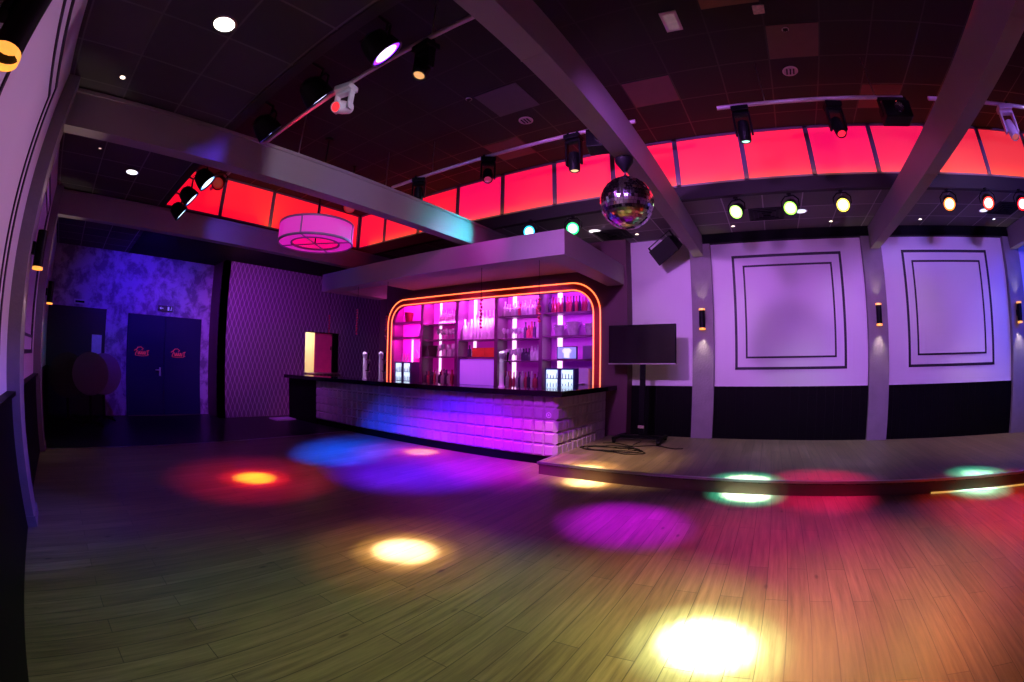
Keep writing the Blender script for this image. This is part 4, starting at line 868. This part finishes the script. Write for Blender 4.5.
head((1.07, 4.45, 3.80), (1.15, 3.9, 2.6), (1.0, 0.05, 0.12), 'black moving head with a red lens in front of the magenta panels', [((0.72, 5.0, 0), (1.0, 0.01, 0.20), 1900, 24, 1.0), ((0.3, 3.4, 0), (1.0, 0.04, 0.30), 900, 50, 1.0)], ls=3)
head((3.42, 4.38, 3.80), (3.3, 3.9, 2.6), (1.0, 0.3, 0.25), 'pale grey moving head beside the right hand chandelier', [((2.9, 4.2, 0), (1.0, 0.05, 0.02), 1500, 40, 1.0)], ls=1, light=True)
head((2.62, 4.38, 3.84), (2.80, 5.05, 0), (0.3, 1.0, 0.85), 'small black moving head hidden behind the right beam on the pipe', [((2.84, 5.08, 0), (0.30, 1.0, 0.80), 9000, 10, 1.0), ((2.84, 5.08, 0), (0.05, 0.9, 0.70), 3600, 17, 1.0)], ls=2)
spot('head_beam', (-1.75, 4.4, 3.6), (-1.17, 3.74, 0), (0.42, 0.0, 0.95), 3400, 22, 1.0)
# projector boxes hanging on the pipes
def projector(loc, rot, label):
    r = empty('effect_projector', loc, (0, 0, rot), label, 'effect light')
    MB().box(-0.17, 0.17, -0.12, 0.12, -0.12, 0.08).build('casing', M_blackm, r, bevel=0.015)
    MB().lathe([(0.06, 0), (0.06, 0.05), (0.05, 0.05), (0.045, 0.02), (0.001, 0.02)], 16, (0, -0.12, -0.03), (0, -1, 0), cap=False).build('lens', M_chrome, r)
    MB().box(-0.18, -0.165, -0.03, 0.03, -0.05, 0.16).box(0.165, 0.18, -0.03, 0.03, -0.05, 0.16).box(-0.18, 0.18, -0.03, 0.03, 0.15, 0.165).build('bracket', M_blackm, r)
    MB().lathe([(0.008, 0), (0.008, 0.01)], 8, (0.0, -0.12, 0.05), (0, -1, 0)).build('indicator', glow('red_indicator', (1, 0.05, 0.03), 3), r)
projector((-1.62, 4.38, 3.94), 0.2, 'black effect projector on the pipe just left of the mirror ball beam')
projector((2.10, 4.38, 3.94), 0.0, 'black effect projector box with a red dot left of the right beam') if False else projector((1.80, 4.38, 3.94), 0.0, 'black effect projector box with a red dot left of the right beam')
# small lights near the chandelier
par((-5.85, 4.17, 3.92), (-4.9, 3.2, 2.9), (1.0, 0.18, 0.2), 'small dark spotlight with a red glint right of the drum chandelier', [], hang=ZH, ls=0.6)
par((-6.42, 2.0, 3.95), (-5.4, 1.2, 3.0), (1.0, 0.2, 0.15), 'small dark fixture under the long beam above the red panels', [], hang=ZH, ls=0.5)
# beam to the right hand chandelier
par((4.1, 3.9, 4.1), (2.0, 1.2, 1.0), (0.85, 0.8, 1.0), 'bright white violet spotlight at the upper right edge', [((3.4, 7.0, 3.5), (0.75, 0.7, 1.0), 60, 60, 1.0)], hang=ZH)

# ------------------------------------------------------------ ceiling fittings
def downlight(x, y, r_, c, s_, label, z=ZL, watts=0):
    r = empty('downlight', (x, y, z), label=label, cat='ceiling light')
    MB().lathe([(r_, -0.004), (r_*1.25, -0.002), (r_*1.25, 0.0), (r_, 0.0), (r_, -0.004)], 24, cap=False).build('rim', M_alu, r)
    MB().lathe([(r_, -0.003), (0.001, -0.002)], 24, cap=False).build('lamp', glow('downlight_%.1f' % s_, c, s_), r)
    if watts: spot('downlight_beam', (x, y, z-0.02), (x, y, 0), c, watts*0.6, 66, 1.0, 0.05)
downlight(-2.77, 0.54, 0.085, (1.0, 0.93, 0.80), 6, 'large bright round downlight at the top left', watts=55)
downlight(-3.91, -0.04, 0.028, (1.0, 0.8, 0.6), 4, 'small round downlight near the wall at the top left')
downlight(-6.14, 0.55, 0.085, (0.95, 0.9, 0.95), 3, 'round downlight between the two left beams', watts=25)
downlight(-5.59, -0.02, 0.02, (1.0, 0.6, 0.5), 1, 'tiny dim downlight close to the left wall')
downlight(-2.78, 6.93, 0.10, (1.0, 0.92, 0.95), 2, 'round downlight left of the mirror ball above the bar end', watts=380)
downlight(-2.16, 7.38, 0.03, (1.0, 0.85, 0.75), 4, 'tiny downlight right of the round one near the loudspeaker', watts=35)
downlight(-0.45, 7.42, 0.03, (1.0, 0.9, 0.85), 4, 'tiny downlight above the left of the first framed panel', watts=35)
downlight(0.71, 6.87, 0.09, (0.8, 0.8, 1.0), 1.5, 'flat round downlight above the middle of the first framed panel', watts=380)
downlight(1.28, 7.45, 0.03, (1.0, 0.9, 0.85), 4, 'tiny downlight above the right of the first framed panel', watts=35)
downlight(2.99, 7.43, 0.03, (1.0, 0.9, 0.85), 4, 'tiny downlight above the left of the second framed panel', watts=35)
downlight(4.14, 6.90, 0.09, (0.95, 0.6, 0.7), 1.5, 'flat round downlight above the right of the second framed panel', watts=380)
downlight(4.60, 7.35, 0.03, (1.0, 0.8, 0.75), 3, 'tiny downlight near the right edge above the panel', watts=50)
def grille(x, y, r_, label, name='ceiling_speaker', cat='ceiling speaker'):
    r = empty(name, (x, y, ZH), label=label, cat=cat)
    MB().lathe([(r_, -0.012), (r_*1.15, -0.008), (r_*1.15, 0), (r_, 0)], 28, cap=False).build('rim', pbr('pale_rim', (0.72, 0.62, 0.66), 0.5), r, smooth=True)
    m = MB().lathe([(r_, -0.006), (0.001, -0.010)], 28, cap=False); m.build('cover', pbr('pale_cover', (0.5, 0.42, 0.45), 0.6, 0, 0.5, 40), r)
    f = MB(); [f.box(r_*k-0.008, r_*k+0.008, -r_*0.6, r_*0.6, -0.018, -0.008) for k in (-0.5, 0, 0.5)]; f.build('grille_bars', M_blackm, r)
grille(-2.76, 4.59, 0.085, 'round white ceiling speaker left of the mirror ball beam')
grille(0.72, 4.58, 0.085, 'round white ceiling speaker right of the mirror ball beam')
grille(-3.08, 3.75, 0.035, 'small round ceiling detector left of the mirror ball beam', 'smoke_detector', 'smoke detector')
grille(0.70, 3.81, 0.035, 'small round ceiling detector on the paler tile', 'smoke_detector', 'smoke detector')
r = empty('recessed_light', (-0.44, 3.44, ZH), (0, 0, 0.0), 'pale rectangular recessed fitting in the black ceiling', 'ceiling light')
MB().box(-0.085, 0.085, -0.15, 0.15, -0.012, 0).build('rim', pbr('pale_rim', (0.72, 0.62, 0.66), 0.5), r)
MB().box(-0.055, 0.055, -0.12, 0.12, -0.016, -0.012).build('lens', pbr('mottled_diffuser', (0.55, 0.48, 0.46), 0.5, 0, 0.4, 30, emit=(0.5, 0.4, 0.38), es=0.15), r)
tag(MB().box(0.39, 0.51, 3.39, 3.52, ZH-0.02, ZH).build('ceiling_sensor', pbr('speckled_sensor', (0.65, 0.5, 0.5), 0.5, 0, 0.6, 40), bevel=0.01), 'small square pale sensor in the black ceiling', 'sensor')
# paler tile and the open tile
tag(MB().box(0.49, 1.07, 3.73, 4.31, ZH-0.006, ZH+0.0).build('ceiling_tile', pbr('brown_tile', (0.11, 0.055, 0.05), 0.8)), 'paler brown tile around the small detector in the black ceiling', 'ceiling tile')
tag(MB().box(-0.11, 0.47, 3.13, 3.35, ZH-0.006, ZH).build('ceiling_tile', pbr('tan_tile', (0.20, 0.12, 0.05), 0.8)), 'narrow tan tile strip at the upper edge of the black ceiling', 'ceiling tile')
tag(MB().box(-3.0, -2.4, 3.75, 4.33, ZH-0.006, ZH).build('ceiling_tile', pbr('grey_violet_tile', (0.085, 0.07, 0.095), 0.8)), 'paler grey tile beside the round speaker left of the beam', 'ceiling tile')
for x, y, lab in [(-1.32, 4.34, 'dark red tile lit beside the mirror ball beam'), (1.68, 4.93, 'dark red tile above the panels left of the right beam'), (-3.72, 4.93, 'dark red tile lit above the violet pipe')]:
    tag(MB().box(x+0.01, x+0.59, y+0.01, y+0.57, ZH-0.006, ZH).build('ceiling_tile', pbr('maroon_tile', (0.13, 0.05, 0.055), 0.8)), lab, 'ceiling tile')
def vent(x, y, label, s_=0.29):
    r = empty('ceiling_vent', (x, y, ZL), label=label, cat='air vent')
    m = MB()
    for k in range(4):
        a = s_*(1-k*0.24); b_ = a-0.022
        for q in ((-a, a, -a, -b_), (-a, a, b_, a), (-a, -b_, -a, a), (b_, a, -a, a)): m.box(*q, -0.012-0.004*k, -0.001)
    m.build('louvres', M_blackm, r); MB().box(-s_, s_, -s_, s_, -0.004, 0).build('backing', pbr('black_void', (0.008, 0.008, 0.008), 0.9), r)
vent(-2.55, 7.0+0.25, 'square black air vent behind the mirror ball'); vent(0.15, 6.9, 'square dark air vent above the first framed panel'); vent(4.55, 6.75, 'square dark air vent above the second framed panel')
